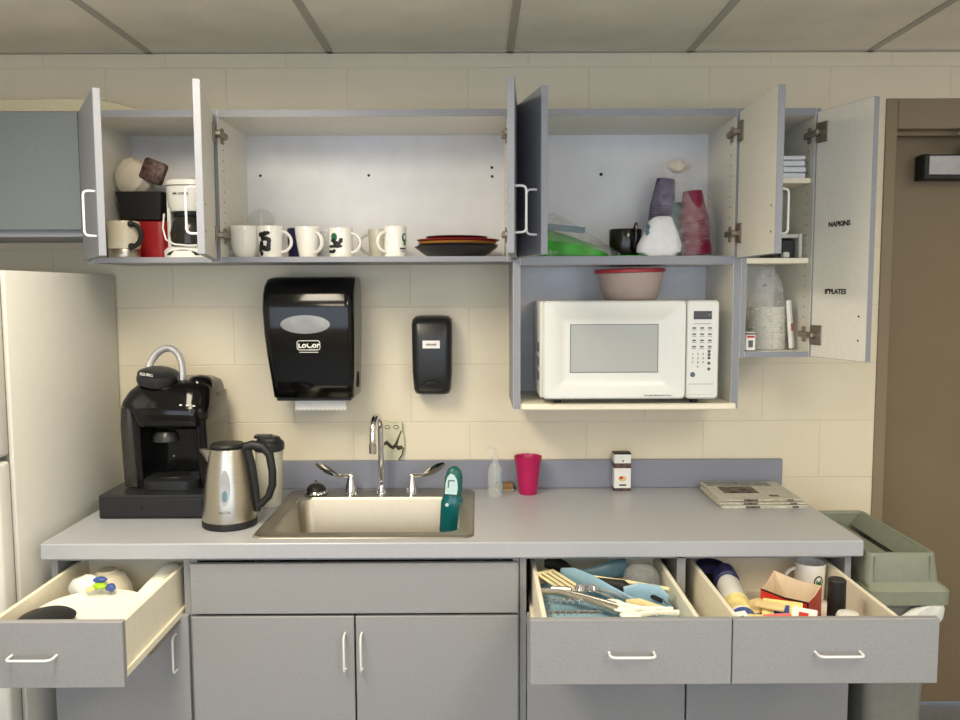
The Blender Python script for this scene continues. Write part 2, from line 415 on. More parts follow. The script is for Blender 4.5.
def cab_door(parent, w, h, hx, hz, side, ang, handle_z=None, hinge_zs=(), y=-0.32, inner='white', edge='lam', handle=True, name='door'):
    """side 'L': hinge on left, leaf extends +X.  ang = opening in degrees"""
    s = 1 if side == 'L' else -1
    mb = MB()
    x0, x1 = (0.002, w) if s > 0 else (-w, -0.002)
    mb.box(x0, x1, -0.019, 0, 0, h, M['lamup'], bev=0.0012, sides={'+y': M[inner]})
    # small screw and bumper marks on the inner face
    for zz in (0.06, 0.13):
        mb.lathe([(0.003, 0), (0.003, 0.001)], M['dark'], (0, 0, 0), n=8, mtx=Matrix.Translation((s * (w - 0.03), 0.0005, zz)) @ Matrix.Rotation(-PI / 2, 4, 'X'))
    d = mb.build(name, parent, world=False)
    d.location = Vector((hx, y, hz)) - parent.location
    d.rotation_euler = (0, 0, -s * math.radians(ang))
    if handle:
        hm = pull_mb(0.12, True)
        hd = hm.build('handle', d, world=False); hd.location = (s * (w - 0.04), 0, handle_z)
        hd['label'] = 'white bow handle'
    for z in hinge_zs:
        g = MB()
        g.box(s * 0.008 - 0.0, s * 0.046, 0.0003, 0.006, z - 0.028, z + 0.028, M['hinge'], bev=0.002)
        g.lathe([(0.017, 0), (0.015, 0.004)], M['hinge'], mtx=Matrix.Translation((s * 0.024, 0.003, z)) @ Matrix.Rotation(-PI / 2, 4, 'X'), n=16)
        g.box(min(s * 0.005, s * 0.03), max(s * 0.005, s * 0.03), 0.004, 0.024, z - 0.008, z + 0.008, M['hinge'], bev=0.003)
        hg = g.build('hinge', d, world=False); hg['label'] = 'metal concealed hinge'
    return d

def carcass(parent, x0, x1, z0, z1, yf=-0.32, t=0.017, back='backing', outer_l=True, outer_r=True, name='body', pins=True, topz=None, hz=()):
    """open box: sides, top, bottom, back, grey front edges; pin holes up the sides"""
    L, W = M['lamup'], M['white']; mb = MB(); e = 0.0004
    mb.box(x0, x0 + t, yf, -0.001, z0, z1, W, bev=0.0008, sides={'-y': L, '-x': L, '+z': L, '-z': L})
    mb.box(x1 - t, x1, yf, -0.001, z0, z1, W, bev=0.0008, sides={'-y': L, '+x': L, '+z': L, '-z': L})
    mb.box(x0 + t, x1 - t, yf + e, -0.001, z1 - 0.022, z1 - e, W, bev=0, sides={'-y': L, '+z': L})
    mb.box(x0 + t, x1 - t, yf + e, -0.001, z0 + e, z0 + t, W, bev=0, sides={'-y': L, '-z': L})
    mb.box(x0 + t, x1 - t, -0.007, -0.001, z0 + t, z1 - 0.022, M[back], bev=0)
    if pins:
        zz = z0 + 0.06
        while zz < z1 - 0.06:
            for yy in (yf + 0.05,):
                for sx, dx in ((x0 + t + 0.0003, 1), (x1 - t - 0.0003, -1)):
                    mb.box(sx - 0.0003, sx + 0.0003, yy - 0.0022, yy + 0.0022, zz - 0.0022, zz + 0.0022, M['dark'], bev=0)
            zz += 0.032
    for (sd, z) in hz:           # hinge mounting plates on the side panels
        xx = x0 + t if sd == 'L' else x1 - t; q = 1 if sd == 'L' else -1
        mb.box(min(xx, xx + q * 0.006), max(xx, xx + q * 0.006), yf + 0.012, yf + 0.075, z - 0.007, z + 0.007, M['hinge'], bev=0.002)
        mb.box(min(xx, xx + q * 0.005), max(xx, xx + q * 0.005), yf + 0.028, yf + 0.05, z - 0.024, z + 0.024, M['hinge'], bev=0.002)
        mb.box(min(xx, xx + q * 0.016), max(xx, xx + q * 0.016), yf - 0.012, yf + 0.055, z - 0.009, z + 0.009, M['hinge'], bev=0.003)
    return mb.build(name, parent)

UB, UT = 1.648, 2.109                       # bottom / top of the wall cabinets
DB, DT = 1.656, 2.097; DH = DT - DB
# cabinet over the refrigerator
t = thing('wall_cabinet', 'grey closed wall cabinet above the refrigerator at the far left', 'cabinet', (-1.56, 0, 1.728), group=None)
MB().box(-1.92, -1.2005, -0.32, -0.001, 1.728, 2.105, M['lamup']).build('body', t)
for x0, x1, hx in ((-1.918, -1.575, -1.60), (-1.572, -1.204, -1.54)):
    d = B(x0, x1, -0.341, -0.322, 1.748, 2.098, M['lam_shade'], 'door', t)
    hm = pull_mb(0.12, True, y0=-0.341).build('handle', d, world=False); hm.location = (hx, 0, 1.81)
    for v in hm.data.vertices: pass
    hm.location = Vector((hx, 0, 1.81)) - t.location
d = None
# left single cabinet
HZ = (0.38, 0.075)
t = thing('wall_cabinet', 'grey wall cabinet with one open door, left end, holding the white coffee maker', 'cabinet', (-1.0, 0, UB))
carcass(t, -1.199, -0.807, UB, UT, hz=(('L', DB + 0.38), ('L', DB + 0.075)))
cab_door(t, 0.378, DH, -1.192, DB, 'L', 59, 0.115, HZ)
# wide cabinet
t = thing('wall_cabinet', 'wide grey wall cabinet with both doors open above the mugs and plates', 'cabinet', (-0.35, 0, UB))
carcass(t, -0.806, 0.108, UB, UT, hz=(('L', DB + 0.38), ('L', DB + 0.075), ('R', DB + 0.38), ('R', DB + 0.075)))
for hx_, hz_ in ((-0.743, 1.953), (-0.372, 1.953), (0.050, 1.978), (0.051, 1.948)):
    m_ = MB(); m_.lathe([(0.005, 0), (0.004, 0.001)], M['dark'], n=10, mtx=Matrix.Translation((hx_, -0.008, hz_)) @ Matrix.Rotation(PI / 2, 4, 'X'))
    m_.build('screw_head', t)
cab_door(t, 0.43, DH, -0.802, DB, 'L', 76.5, 0.115, HZ)
cab_door(t, 0.43, DH, 0.106, DB, 'R', 86, 0.115, HZ)
# microwave cabinet
t = thing('wall_cabinet', 'grey wall cabinet with open doors above and a microwave niche below', 'cabinet', (0.46, 0, 1.19))
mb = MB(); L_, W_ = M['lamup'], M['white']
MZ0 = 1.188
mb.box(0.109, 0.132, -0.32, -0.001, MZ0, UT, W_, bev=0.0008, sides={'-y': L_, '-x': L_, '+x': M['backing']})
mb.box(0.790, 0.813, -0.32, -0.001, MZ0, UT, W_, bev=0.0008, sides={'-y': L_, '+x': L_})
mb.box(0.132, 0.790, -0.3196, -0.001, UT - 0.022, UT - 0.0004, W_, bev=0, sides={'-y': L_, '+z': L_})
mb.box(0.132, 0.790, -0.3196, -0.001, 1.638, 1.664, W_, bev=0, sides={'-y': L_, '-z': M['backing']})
mb.box(0.132, 0.790, -0.007, -0.001, MZ0 + 0.02, UT - 0.022, M['backing'], bev=0)
zz = 1.72
while zz < 2.06:
    for sx in (0.1325, 0.7895): mb.box(sx - 0.0005, sx + 0.0005, -0.272, -0.268, zz - 0.002, zz + 0.002, M['dark'], bev=0)
    zz += 0.032
for q, xx in ((1, 0.132), (-1, 0.790)):
    for z in (DB + 0.38, DB + 0.075):
        mb.box(min(xx, xx + q * 0.006), max(xx, xx + q * 0.006), -0.308, -0.245, z - 0.007, z + 0.007, M['hinge'], bev=0.002)
        mb.box(min(xx, xx + q * 0.005), max(xx, xx + q * 0.005), -0.292, -0.27, z - 0.024, z + 0.024, M['hinge'], bev=0.002)
        mb.box(min(xx, xx + q * 0.016), max(xx, xx + q * 0.016), -0.332, -0.265, z - 0.009, z + 0.009, M['hinge'], bev=0.003)
mb.build('body', t)
s_ = B(0.133, 0.800, -0.345, -0.008, MZ0, MZ0 + 0.020, M['cream'], 'shelf', t, bev=0.004); s_['label'] = 'cream bottom shelf of the microwave niche'
m_ = MB()
m_.lathe([(0.006, 0), (0.005, 0.001)], M['dark'], n=10, mtx=Matrix.Translation((0.424, -0.008, 1.954)) @ Matrix.Rotation(PI / 2, 4, 'X'))
m_.build('screw_head', t)
cab_door(t, 0.345, DH, 0.113, DB, 'L', 77.5, 0.115, HZ)
cab_door(t, 0.345, DH, 0.798, DB, 'R', 89, 0.115, HZ)
# tall narrow cabinet
t = thing('wall_cabinet', 'tall narrow grey wall cabinet at the right, its long door lettered inside', 'cabinet', (0.93, 0, 1.349))
carcass(t, 0.814, 1.047, 1.349, UT, t=0.017, back='white', hz=(('R', 2.032), ('R', 1.419)))
mb = B(0.832, 1.029, -0.300, -0.008, 1.640, 1.657, M['cream'], 'shelf', t)
mb = B(0.832, 1.029, -0.300, -0.008, 1.886, 1.902, M['cream'], 'shelf', t)
dF = cab_door(t, 0.222, 2.097 - 1.351, 1.034, 1.351, 'R', 110, 0, (2.032 - 1.351, 1.419 - 1.351), handle=False)
hd = pull_mb(0.12).build('handle', dF, world=False); hd.location = (-0.18, 0, 0.12)
for body, zz, xx in (('NAPKINS', 1.752 - 1.351, -0.105), ('8"PLATES', 1.552 - 1.351, -0.098)):
    lettering(body, 0.021, (xx, 0.0008, zz), M['ink'], dF, rot=(PI / 2, 0, PI), world=False, bold=0.0006)

# ------------------------------------------------------------------ base cabinets and drawers
BF = -0.61
def drawer(parent, x0, x1, yf, bx0, bx1, depth, zt=0.790, zb=0.632, hx=None):
    mb = MB(); L = M['lam']; C_ = M['cream']
    mb.box(x0, x1, yf - 0.019, yf, zb, zt, L, bev=0.0015, sides={'+y': C_})
    y0, y1 = yf, yf + depth; bt, bb = zt - 0.014, zb + 0.018
    mb.box(bx0, bx0 + 0.012, y0, y1, bb, bt, C_, bev=0.0015); mb.box(bx1 - 0.012, bx1, y0, y1, bb, bt, C_, bev=0.0015)
    mb.box(bx0 + 0.012, bx1 - 0.012, y1 - 0.012, y1, bb, bt, C_, bev=0.001); mb.box(bx0 + 0.012, bx1 - 0.012, y0, y0 + 0.012, bb, bt, C_, bev=0.001)
    mb.box(bx0 + 0.012, bx1 - 0.012, y0 + 0.012, y1 - 0.012, bb + 0.004, bb + 0.010, C_, bev=0)
    mb.box(bx0 - 0.008, bx0, y0 + 0.004, y1, bb - 0.006, bb + 0.014, C_, bev=0.002); mb.box(bx1, bx1 + 0.008, y0 + 0.004, y1, bb - 0.006, bb + 0.014, C_, bev=0.002)
    mb.box(bx1 + 0.002, bx1 + 0.009, y0 + 0.15, y1 + 0.02, bb - 0.016, bb - 0.006, M['hinge'], bev=0.001)
    d = mb.build('drawer', parent)
    hm = pull_mb(0.105, False, y0=yf - 0.019)
    h = hm.build('handle', d, world=False); h.location = Vector((hx if hx else (x0 + x1) / 2, 0, (zt + zb) / 2)) - parent.location
    h['label'] = 'thin white bow handle'
    return d
def base_door(parent, x0, x1, z0, z1, hx):
    d = B(x0, x1, BF - 0.02, BF - 0.001, z0, z1, M['lam'], 'door', parent)
    h = pull_mb(0.105, True, y0=BF - 0.02).build('handle', d, world=False)
    h.location = Vector((hx, 0, 0.548)) - parent.location; h['label'] = 'thin white bow handle'
    return d
def base_body(parent, x0, x1, bays):
    mb = MB(); L = M['lam']; bot, top = 0.10, CT - 0.047; yb = -0.02
    mb.box(x0, x0 + 0.018, BF, yb, bot, top, L, bev=0); mb.box(x1 - 0.018, x1, BF, yb, bot, top, L, bev=0)
    mb.box(x0, x1, yb, yb + 0.01, bot, top, M['white'], bev=0); mb.box(x0, x1, BF, yb, bot, bot + 0.018, L, bev=0)
    for a, b in bays[:-1]: mb.box(b, bays[bays.index((a, b)) + 1][0], BF, yb, bot, top, L, bev=0)
    mb.box(x0 + 0.018, x1 - 0.018, BF, BF + 0.02, 0.620, 0.640, L, bev=0)
    mb.box(x0 + 0.018, x1 - 0.018, BF, BF + 0.02, top - 0.012, top, L, bev=0)
    mb.box(x0 + 0.01, x1 - 0.01, BF + 0.06, yb, 0.0, bot, M['blackm'], bev=0)
    return mb.build('body', parent)
BT = CT - 0.047
t = thing('base_cabinet', 'grey base cabinet beside the refrigerator, its drawer pulled out full of plates', 'cabinet', (-1.0, -0.3, 0))
base_body(t, -1.205, -0.814, [(-1.187, -0.832)])
base_door(t, -1.199, -0.818, 0.11, 0.652, -0.853)
DL = drawer(t, -1.185, -0.836, -0.99, -1.172, -0.848, 0.52, zt=0.790, zb=0.630, hx=-1.045)
t = thing('base_cabinet', 'grey sink base cabinet with two closed doors under a fixed drawer panel', 'cabinet', (-0.35, -0.3, 0))
base_body(t, -0.812, 0.114, [(-0.794, 0.096)])
B(-0.808, 0.110, BF - 0.02, BF - 0.001, 0.656, 0.800, M['lam'], 'drawer_panel', t)
base_door(t, -0.808, -0.352, 0.11, 0.648, -0.377); base_door(t, -0.347, 0.110, 0.11, 0.648, -0.330)
t = thing('base_cabinet', 'grey base cabinet at the right with two open drawers side by side', 'cabinet', (0.6, -0.3, 0))
base_body(t, 0.116, 1.052, [(0.134, 0.560), (0.584, 1.034)])
base_door(t, 0.136, 0.584, 0.11, 0.652, 0.555); base_door(t, 0.589, 1.048, 0.11, 0.652, 0.618)
drawer(t, 0.120, 0.594, -0.99, 0.152, 0.532, 0.52, hx=0.358)
drawer(t, 0.597, 1.082, -0.99, 0.614, 1.012, 0.52, hx=0.843)
M['dslot'] = M['dark']

# countertop with sink cut-out and backsplash
SX0, SX1, SY0, SY1 = -0.630, -0.030, -0.590, -0.065
t = thing('countertop', 'long speckled grey laminate countertop with a low backsplash', 'countertop', (-0.07, -0.3, CT - 0.045))
mb = MB(); C0, C1, CZ = -1.215, 1.070, CT - 0.045
mb.box(C0, SX0, -0.64, -0.001, CZ, CT, M['counter'], bev=0); mb.box(SX1, C1, -0.64, -0.001, CZ, CT, M['counter'], bev=0)
mb.box(SX0, SX1, -0.64, SY0, CZ, CT, M['counter'], bev=0); mb.box(SX0, SX1, SY1, -0.001, CZ, CT, M['counter'], bev=0)
mb.box(C0, C1, -0.646, -0.6395, CZ, CT, M['counter'], bev=0.003)
mb.build('worktop', t)
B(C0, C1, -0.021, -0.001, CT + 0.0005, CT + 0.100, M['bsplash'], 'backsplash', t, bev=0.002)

# ------------------------------------------------------------------ sink
t = thing('kitchen_sink', 'single bowl stainless steel sink set into the grey countertop', 'sink', (-0.33, -0.33, CT))
mb = MB()
z = CT
X0, X1, Y0, Y1 = -0.646, -0.013, -0.606, -0.047
bx0, bx1, by0, by1 = -0.602, -0.058, -0.548, -0.140
R = [rrect(X0, X1, Y0, Y1, 0.03, z + 0.0005), rrect(X0 + 0.004, X1 - 0.004, Y0 + 0.004, Y1 - 0.004, 0.028, z + 0.005),
     rrect(X0 + 0.012, X1 - 0.012, Y0 + 0.012, Y1 - 0.012, 0.025, z + 0.005), rrect(bx0 - 0.016, bx1 + 0.016, by0 - 0.016, by1 + 0.016, 0.05, z + 0.001),
     rrect(bx0, bx1, by0, by1, 0.045, z + 0.001), rrect(bx0 + 0.006, bx1 - 0.006, by0 + 0.006, by1 - 0.006, 0.045, z - 0.008),
     rrect(bx0 + 0.016, bx1 - 0.016, by0 + 0.016, by1 - 0.016, 0.045, z - 0.13), rrect(bx0 + 0.024, bx1 - 0.024, by0 + 0.024, by1 - 0.024, 0.042, z - 0.152),
     rrect(bx0 + 0.045, bx1 - 0.045, by0 + 0.045, by1 - 0.045, 0.035, z - 0.160)]
mb.loft(R, M['sink'], cap0=False, cap1=True)
mb.build('basin', t, angle=50)
mb = MB(); mb.lathe([(0.045, -0.1595), (0.04, -0.158), (0.035, -0.1615)], M['chrome'], (-0.33, -0.35, z)); mb.build('drain', t)

t = thing('faucet', 'chrome gooseneck faucet with two wing handles behind the sink', 'faucet', (-0.335, -0.09, CT))
mb = MB(); fx, fy = -0.333, -0.093
mb.lathe([(0.019, 0.002), (0.019, 0.008), (0.012, 0.02), (0.010, 0.04), (0.011, 0.045), (0.0095, 0.05)], M['chrome'], (fx, fy, CT))
pts = [(fx, fy, CT + 0.03), (fx, fy, CT + 0.14), (fx, fy, CT + 0.225)]
for k in range(1, 10):
    a = PI * k / 9; q = 0.052 * (1 - math.cos(a)); pts.append((fx - 0.14 * q, fy - q, CT + 0.225 + 0.052 * math.sin(a)))
pts.append((fx - 0.0146, fy - 0.104, CT + 0.185))
mb.tube(pts, 0.0105, M['chrome'], n=14)
mb.lathe([(0.010, 0), (0.013, 0.004), (0.013, 0.03), (0.010, 0.034)], M['chrome'], (fx - 0.0146, fy - 0.104, CT + 0.160))
mb.build('spout', t)
for s in (-1, 1):
    hx = fx + s * 0.105; mb = MB()
    mb.lathe([(0.024, 0.002), (0.022, 0.008), (0.018, 0.03), (0.012, 0.055), (0.011, 0.066), (0.006, 0.072)], M['chrome'], (hx, fy, CT))
    arm = [(hx, fy, CT + 0.063), (hx + s * 0.02, fy - 0.01, CT + 0.066), (hx + s * 0.045, fy - 0.02, CT + 0.070)]
    mb.tube(arm, [0.007, 0.006, 0.005], M['chrome'])
    b = [(0.035, 0.066, 0.004), (0.05, 0.074, 0.011), (0.07, 0.085, 0.016), (0.09, 0.097, 0.016), (0.108, 0.106, 0.010), (0.114, 0.109, 0.003)]
    rings = []
    for d_, h_, w_ in b:
        rings.append([(hx + s * d_ - 0.35 * w_ * s * math.cos(a), fy - 0.02 - w_ * 0.55 * math.cos(a) - 0.0035 * math.sin(a), CT + h_ + w_ * 0.85 * math.cos(a) + 0.003 * math.sin(a)) for a in [2 * PI * i / 14 for i in range(14)]])
    mb.loft(rings, M['chrome'])
    mb.build('handle', t)

t = thing('sink_stopper', 'small domed chrome sink stopper with a knob on the sink corner', 'sink stopper', (-0.556, -0.098, CT + 0.002))
mb = MB(); c = (-0.556, -0.098, CT + 0.004)
mb.lathe([(0.037, 0.0), (0.040, 0.004), (0.038, 0.010), (0.036, 0.012)], M['chrome'], c)
mb.lathe([(0.034, 0.012), (0.030, 0.022), (0.020, 0.031), (0.008, 0.035)], M['dark'], c)
mb.build('stopper', t)
mb = MB(); mb.lathe([(0.004, 0.034), (0.003, 0.042), (0.005, 0.046), (0.002, 0.049)], M['chrome'], c, n=12); mb.build('knob', t)

# dish wand / soap bottle standing in the sink
bx, by, bz = -0.094, -0.215, CT - 0.10
t = thing('dish_soap_bottle', 'teal dish soap bottle leaning in the right side of the sink', 'bottle', (bx, by, bz))
tilt = Matrix.Translation((bx, by, bz)) @ Matrix.Rotation(math.radians(4), 4, 'Y') @ Matrix.Rotation(math.radians(-4), 4, 'X')
mb = MB(); P_ = [(0.033, 0), (0.036, 0.004), (0.036, 0.03), (0.037, 0.07), (0.037, 0.098), (0.034, 0.112), (0.029, 0.125)]
mb.lathe(P_, M['teal'], sx=1.0, sy=0.55, mtx=tilt, n=24); mb.build('bottle_body', t)
mb = MB(); mb.lathe([(0.029, 0.122), (0.030, 0.15), (0.029, 0.185), (0.022, 0.208), (0.010, 0.219), (0.002, 0.221)], M['tealcap'], sx=1.0, sy=0.6, mtx=tilt, n=24)
o = mb.build('cap', t)
mb = MB(); ov = [(-0.026, 0.128), (0.014, 0.128), (0.017, 0.150), (0.012, 0.178), (0.002, 0.194), (-0.010, 0.198), (-0.020, 0.188), (-0.026, 0.165)]
mb.loft([[(x, -0.013, zz) for x, zz in ov], [(x * 0.93, -0.0205, 0.16 + (zz - 0.16) * 0.95) for x, zz in ov]], M['palecyan'], mtx=tilt)
mb.box(-0.016, 0.004, -0.0215, -0.019, 0.172, 0.177, M['tealpl'], bev=0.0008, mtx=tilt); mb.box(-0.018, -0.013, -0.0215, -0.019, 0.150, 0.176, M['tealpl'], bev=0.0008, mtx=tilt)
ov = [(-0.016 + 0.006 * math.cos(a), 0.094 + 0.006 * math.sin(a)) for a in [2 * PI * i / 14 for i in range(14)]]
mb.loft([[(x, -0.0172, zz) for x, zz in ov], [(x, -0.0195, zz) for x, zz in ov]], M['palecyan'], mtx=tilt)
mb.build('label_badge', t)

# owl-shaped paper cut-out on the wall ledge
t = thing('owl_cutout', 'pale owl-shaped cut-out standing on the backsplash behind the faucet', 'decoration', (-0.30, -0.012, CT + 0.101))
mb = MB(); z0 = CT + 0.101
out = [(-0.030, 0), (0.022, 0), (0.036, 0.018), (0.042, 0.05), (0.040, 0.09), (0.034, 0.105), (0.036, 0.135), (0.030, 0.14), (0.018, 0.133), (-0.018, 0.133), (-0.028, 0.142), (-0.036, 0.138), (-0.034, 0.08), (-0.036, 0.03)]
ox = -0.302
mb.loft([[(ox + x, -0.018, z0 + q) for x, q in out], [(ox + x, -0.009, z0 + q) for x, q in out]], M['sage'])
mb.build('card', t)
mb = MB()
for ex in (-0.016, 0.014):
    e = [(ox + ex + 0.009 * math.cos(a), z0 + 0.118 + 0.006 * math.sin(a)) for a in [2 * PI * i / 14 for i in range(14)]]
    mb.tube([(x, -0.0185, q) for x, q in e] + [(e[0][0], -0.0185, e[0][1])], 0.0012, M['darkink'], n=6)
mb.tube([(ox - 0.032, -0.0185, z0 + 0.055), (ox - 0.02, -0.0185, z0 + 0.064), (ox - 0.008, -0.0185, z0 + 0.052), (ox + 0.002, -0.0185, z0 + 0.045), (ox + 0.014, -0.0185, z0 + 0.058), (ox + 0.024, -0.0185, z0 + 0.085), (ox + 0.032, -0.0185, z0 + 0.105)], [0.004, 0.0075, 0.006, 0.007, 0.005, 0.0025, 0.002], M['darkink'], n=8, flat=0.3)
mb.tube([(ox + 0.012, -0.0185, z0 + 0.052), (ox + 0.022, -0.0185, z0 + 0.044), (ox + 0.036, -0.0185, z0 + 0.048)], [0.004, 0.008, 0.005], M['darkink'], n=8)
mb.tube([(ox + 0.022, -0.0185, z0 + 0.003), (ox + 0.034, -0.0185, z0 + 0.02), (ox + 0.039, -0.0185, z0 + 0.045)], 0.002, M['darkink'], n=6)
mb.build('owl_face', t)

# hand soap pump bottle, sponge, cup, small carton, newspapers
t = thing('pump_bottle', 'clear plastic pump bottle on the countertop right of the sink', 'bottle', (0.056, -0.135, CT))
c = (0.056, -0.135, CT + 0.0005); mb = MB()
mb.lathe([(0.024, 0), (0.025, 0.004), (0.025, 0.088), (0.020, 0.103), (0.010, 0.118), (0.010, 0.126)], M['clearg'], c, sy=0.7, n=20); mb.build('bottle_body', t)
mb = MB(); mb.lathe([(0.012, 0.127), (0.012, 0.138), (0.005, 0.140), (0.004, 0.166)], M['clear'], c, n=14)
mb.tube([(c[0], c[1], c[2] + 0.168), (c[0] - 0.014, c[1] - 0.004, c[2] + 0.169), (c[0] - 0.032, c[1] - 0.008, c[2] + 0.163)], 0.004, M['clear'], n=8)
mb.lathe([(0.003, 0.01), (0.003, 0.126)], M['clear'], c, n=8); mb.build('pump', t)
mb = MB(); mb.loft([[(c[0] + 0.0255 * math.cos(a), c[1] + 0.018 * math.sin(a), c[2] + q) for a in [-0.9 + 0.1 * i for i in range(10)]] for q in (0.012, 0.085)], M['bluepl'], cap0=False, cap1=False, closed=False); mb.build('label', t)
mb = MB(); mb.box(0.062, 0.122, -0.062, -0.026, CT + 0.0005, CT + 0.026, M['sponge'], bev=0.005, seg=2)
mb.box(0.062, 0.122, -0.062, -0.026, CT + 0.001, CT + 0.009, M['kraft'], bev=0.002)
tag(mb.build('sponge'), 'small brown sponge on the countertop behind the pump bottle', 'sponge')
t = thing('cup', 'magenta plastic cup standing on the countertop by the backsplash', 'cup', (0.170, -0.095, CT))
mb = MB(); c = (0.170, -0.095, CT + 0.0005)
pr = [(0.030, 0), (0.031, 0.002), (0.036, 0.05), (0.040, 0.085), (0.0435, 0.110), (0.0445, 0.112), (0.046, 0.120), (0.047, 0.127), (0.048, 0.129), (0.0465, 0.130), (0.0445, 0.127), (0.042, 0.108), (0.034, 0.05), (0.029, 0.004)]
mb.lathe(pr, M['pink'], c, n=36, cap0=True, cap1=True); mb.build('cup_body', t)
t = thing('small_carton', 'small white and brown food carton standing against the backsplash', 'box', (0.50, -0.045, CT))
mb = MB(); z = CT + 0.0005
mb.box(0.470, 0.528, -0.066, -0.026, z, z + 0.132, M['paper'], bev=0.001); mb.build('carton', t)
mb = MB()
for a, b_, m_ in ((0, 0.010, 'brownpack'), (0.080, 0.097, 'brownpack'), (0.128, 0.1325, 'dark')): mb.box(0.4695, 0.5285, -0.067, -0.0255, z + a, z + b_, M[m_], bev=0)
mb.sphere((0.499, -0.0665, z + 0.043), 0.013, M['kraft'], (1.1, 0.06, 0.8)); mb.sphere((0.495, -0.067, z + 0.046), 0.007, M['redbox'], (1.1, 0.06, 0.8))
mb.box(0.488, 0.512, -0.067, -0.065, z + 0.018, z + 0.023, M['ink'], bev=0)
mb.sphere((0.500, -0.0665, z + 0.105), 0.003, M['ink'], (1, .1, 1))
mb.build('print', t)
# newspapers
def newspaper(x0, x1, y0, y1, z, label, top=False, th=0.009):
    t = thing('newspaper', label, 'newspaper', ((x0 + x1) / 2, (y0 + y1) / 2, z), group=None)
    mb = MB()
    for k in range(3):
        zz = z + 0.0003 + k * th / 3
        d = 0.004 * random.uniform(-1, 1)
        mb.box(x0 + d, x1 + d, y0 + abs(d), y1, zz, zz + th / 3 - 0.0006, M['news'] if k == 2 else M['newsedge'], bev=0.0007)
    o = mb.build('folded_sheets', t)
    if top:
        mb = MB(); zz = z + th
        mb.box(x0 + 0.035, x0 + 0.150, y0 + 0.075, y0 + 0.165, zz - 0.0004, zz + 0.0004, M['photo'], bev=0)
        mb.box(x0 + 0.005, x1 - 0.04, y0 + 0.175, y0 + 0.235, zz - 0.0004, zz + 0.0003, M['mwgrey2'], bev=0)
        mb.box(x0 + 0.17, x0 + 0.20, y0 + 0.03, y0 + 0.05, zz - 0.0004, zz + 0.0004, M['photo'], bev=0)
        p = mb.build('printed_photo', t)
    B(x0 + 0.075, x0 + 0.12, y0 - 0.0008, y0 + 0.004, z + 0.001, z + th - 0.002, M['photo'], 'edge_print', t, bev=0)
    B(x1 - 0.05, x1 - 0.03, y0 - 0.0008, y0 + 0.004, z + 0.001, z + th - 0.003, M['photo'], 'edge_print', t, bev=0)
    return t
def news_mat():
    m = bpy.data.materials.new('newsprint'); m.use_nodes = True; nt = m.node_tree; b = nt.nodes['Principled BSDF']
    tc = nt.nodes.new('ShaderNodeTexCoord'); mp = nt.nodes.new('ShaderNodeMapping'); mp.inputs['Scale'].default_value = (14, 26, 1)
    nt.links.new(tc.outputs['Object'], mp.inputs['Vector'])
    w = nt.nodes.new('ShaderNodeTexBrick'); w.inputs['Scale'].default_value = 1.0; w.inputs['Brick Width'].default_value = 0.9
    w.inputs['Row Height'].default_value = 0.12; w.inputs['Mortar Size'].default_value = 0.035; w.inputs['Mortar Smooth'].default_value = 1.0
    w.inputs['Color1'].default_value = lin((150, 150, 140)); w.inputs['Color2'].default_value = lin((176, 175, 164)); w.inputs['Mortar'].default_value = lin((206, 205, 192))
    nt.links.new(mp.outputs[0], w.inputs['Vector']); nt.links.new(w.outputs['Color'], b.inputs['Base Color'])
    b.inputs['Roughness'].default_value = 0.75
    return m
M['photo'] = mat('news_photo', (92, 82, 74), 0.7, var=0.9, scale=45); M['mwgrey2'] = mat('news_block', (128, 132, 128), 0.7, var=0.35, scale=50)
M['news'] = news_mat(); M['newsedge'] = mat('newspaper_edge', (206, 203, 184), 0.8, var=0.25, scale=60)
newspaper(0.778, 1.052, -0.300, -0.085, CT, 'folded newspaper at the bottom of the stack on the counter end')
newspaper(0.772, 1.046, -0.296, -0.060, CT + 0.0098, 'folded newspaper second from the bottom of the stack on the counter end')
newspaper(0.774, 1.038, -0.292, -0.050, CT + 0.0196, 'folded newspaper on top of the stack at the counter end', True)

# ------------------------------------------------------------------ refrigerator
t = thing('refrigerator', 'white refrigerator standing left of the counter', 'refrigerator', (-1.63, -0.38, 0))
FT = 1.618
MB().box(-2.0, -1.252, -0.685, -0.012, 0.03, FT, M['fridge'], bev=0.006, seg=2).build('body', t)
MB().box(-1.98, -1.27, -0.66, -0.05, 0.0, 0.03, M['blackm']).build('base', t)
mb = MB(); mb.box(-1.99, -1.262, -0.700, -0.686, 0.07, FT - 0.01, M['gasket'], bev=0.002); mb.build('gasket', t)
dd = MB().box(-2.0, -1.252, -0.765, -0.701, 1.125, FT + 0.004, M['fridge'], bev=0.012, seg=3).build('freezer_door', t)
d2 = MB().box(-2.0, -1.252, -0.765, -0.701, 0.06, 1.113, M['fridge'], bev=0.012, seg=3).build('fridge_door', t)
MB().tube([(-1.30, -0.765, 1.16), (-1.30, -0.80, 1.17), (-1.30, -0.80, 1.40), (-1.30, -0.765, 1.41)], 0.011, M['fridge']).build('handle', dd)
MB().tube([(-1.30, -0.765, 0.70), (-1.30, -0.80, 0.71), (-1.30, -0.80, 1.07), (-1.30, -0.765, 1.08)], 0.011, M['fridge']).build('handle', d2)
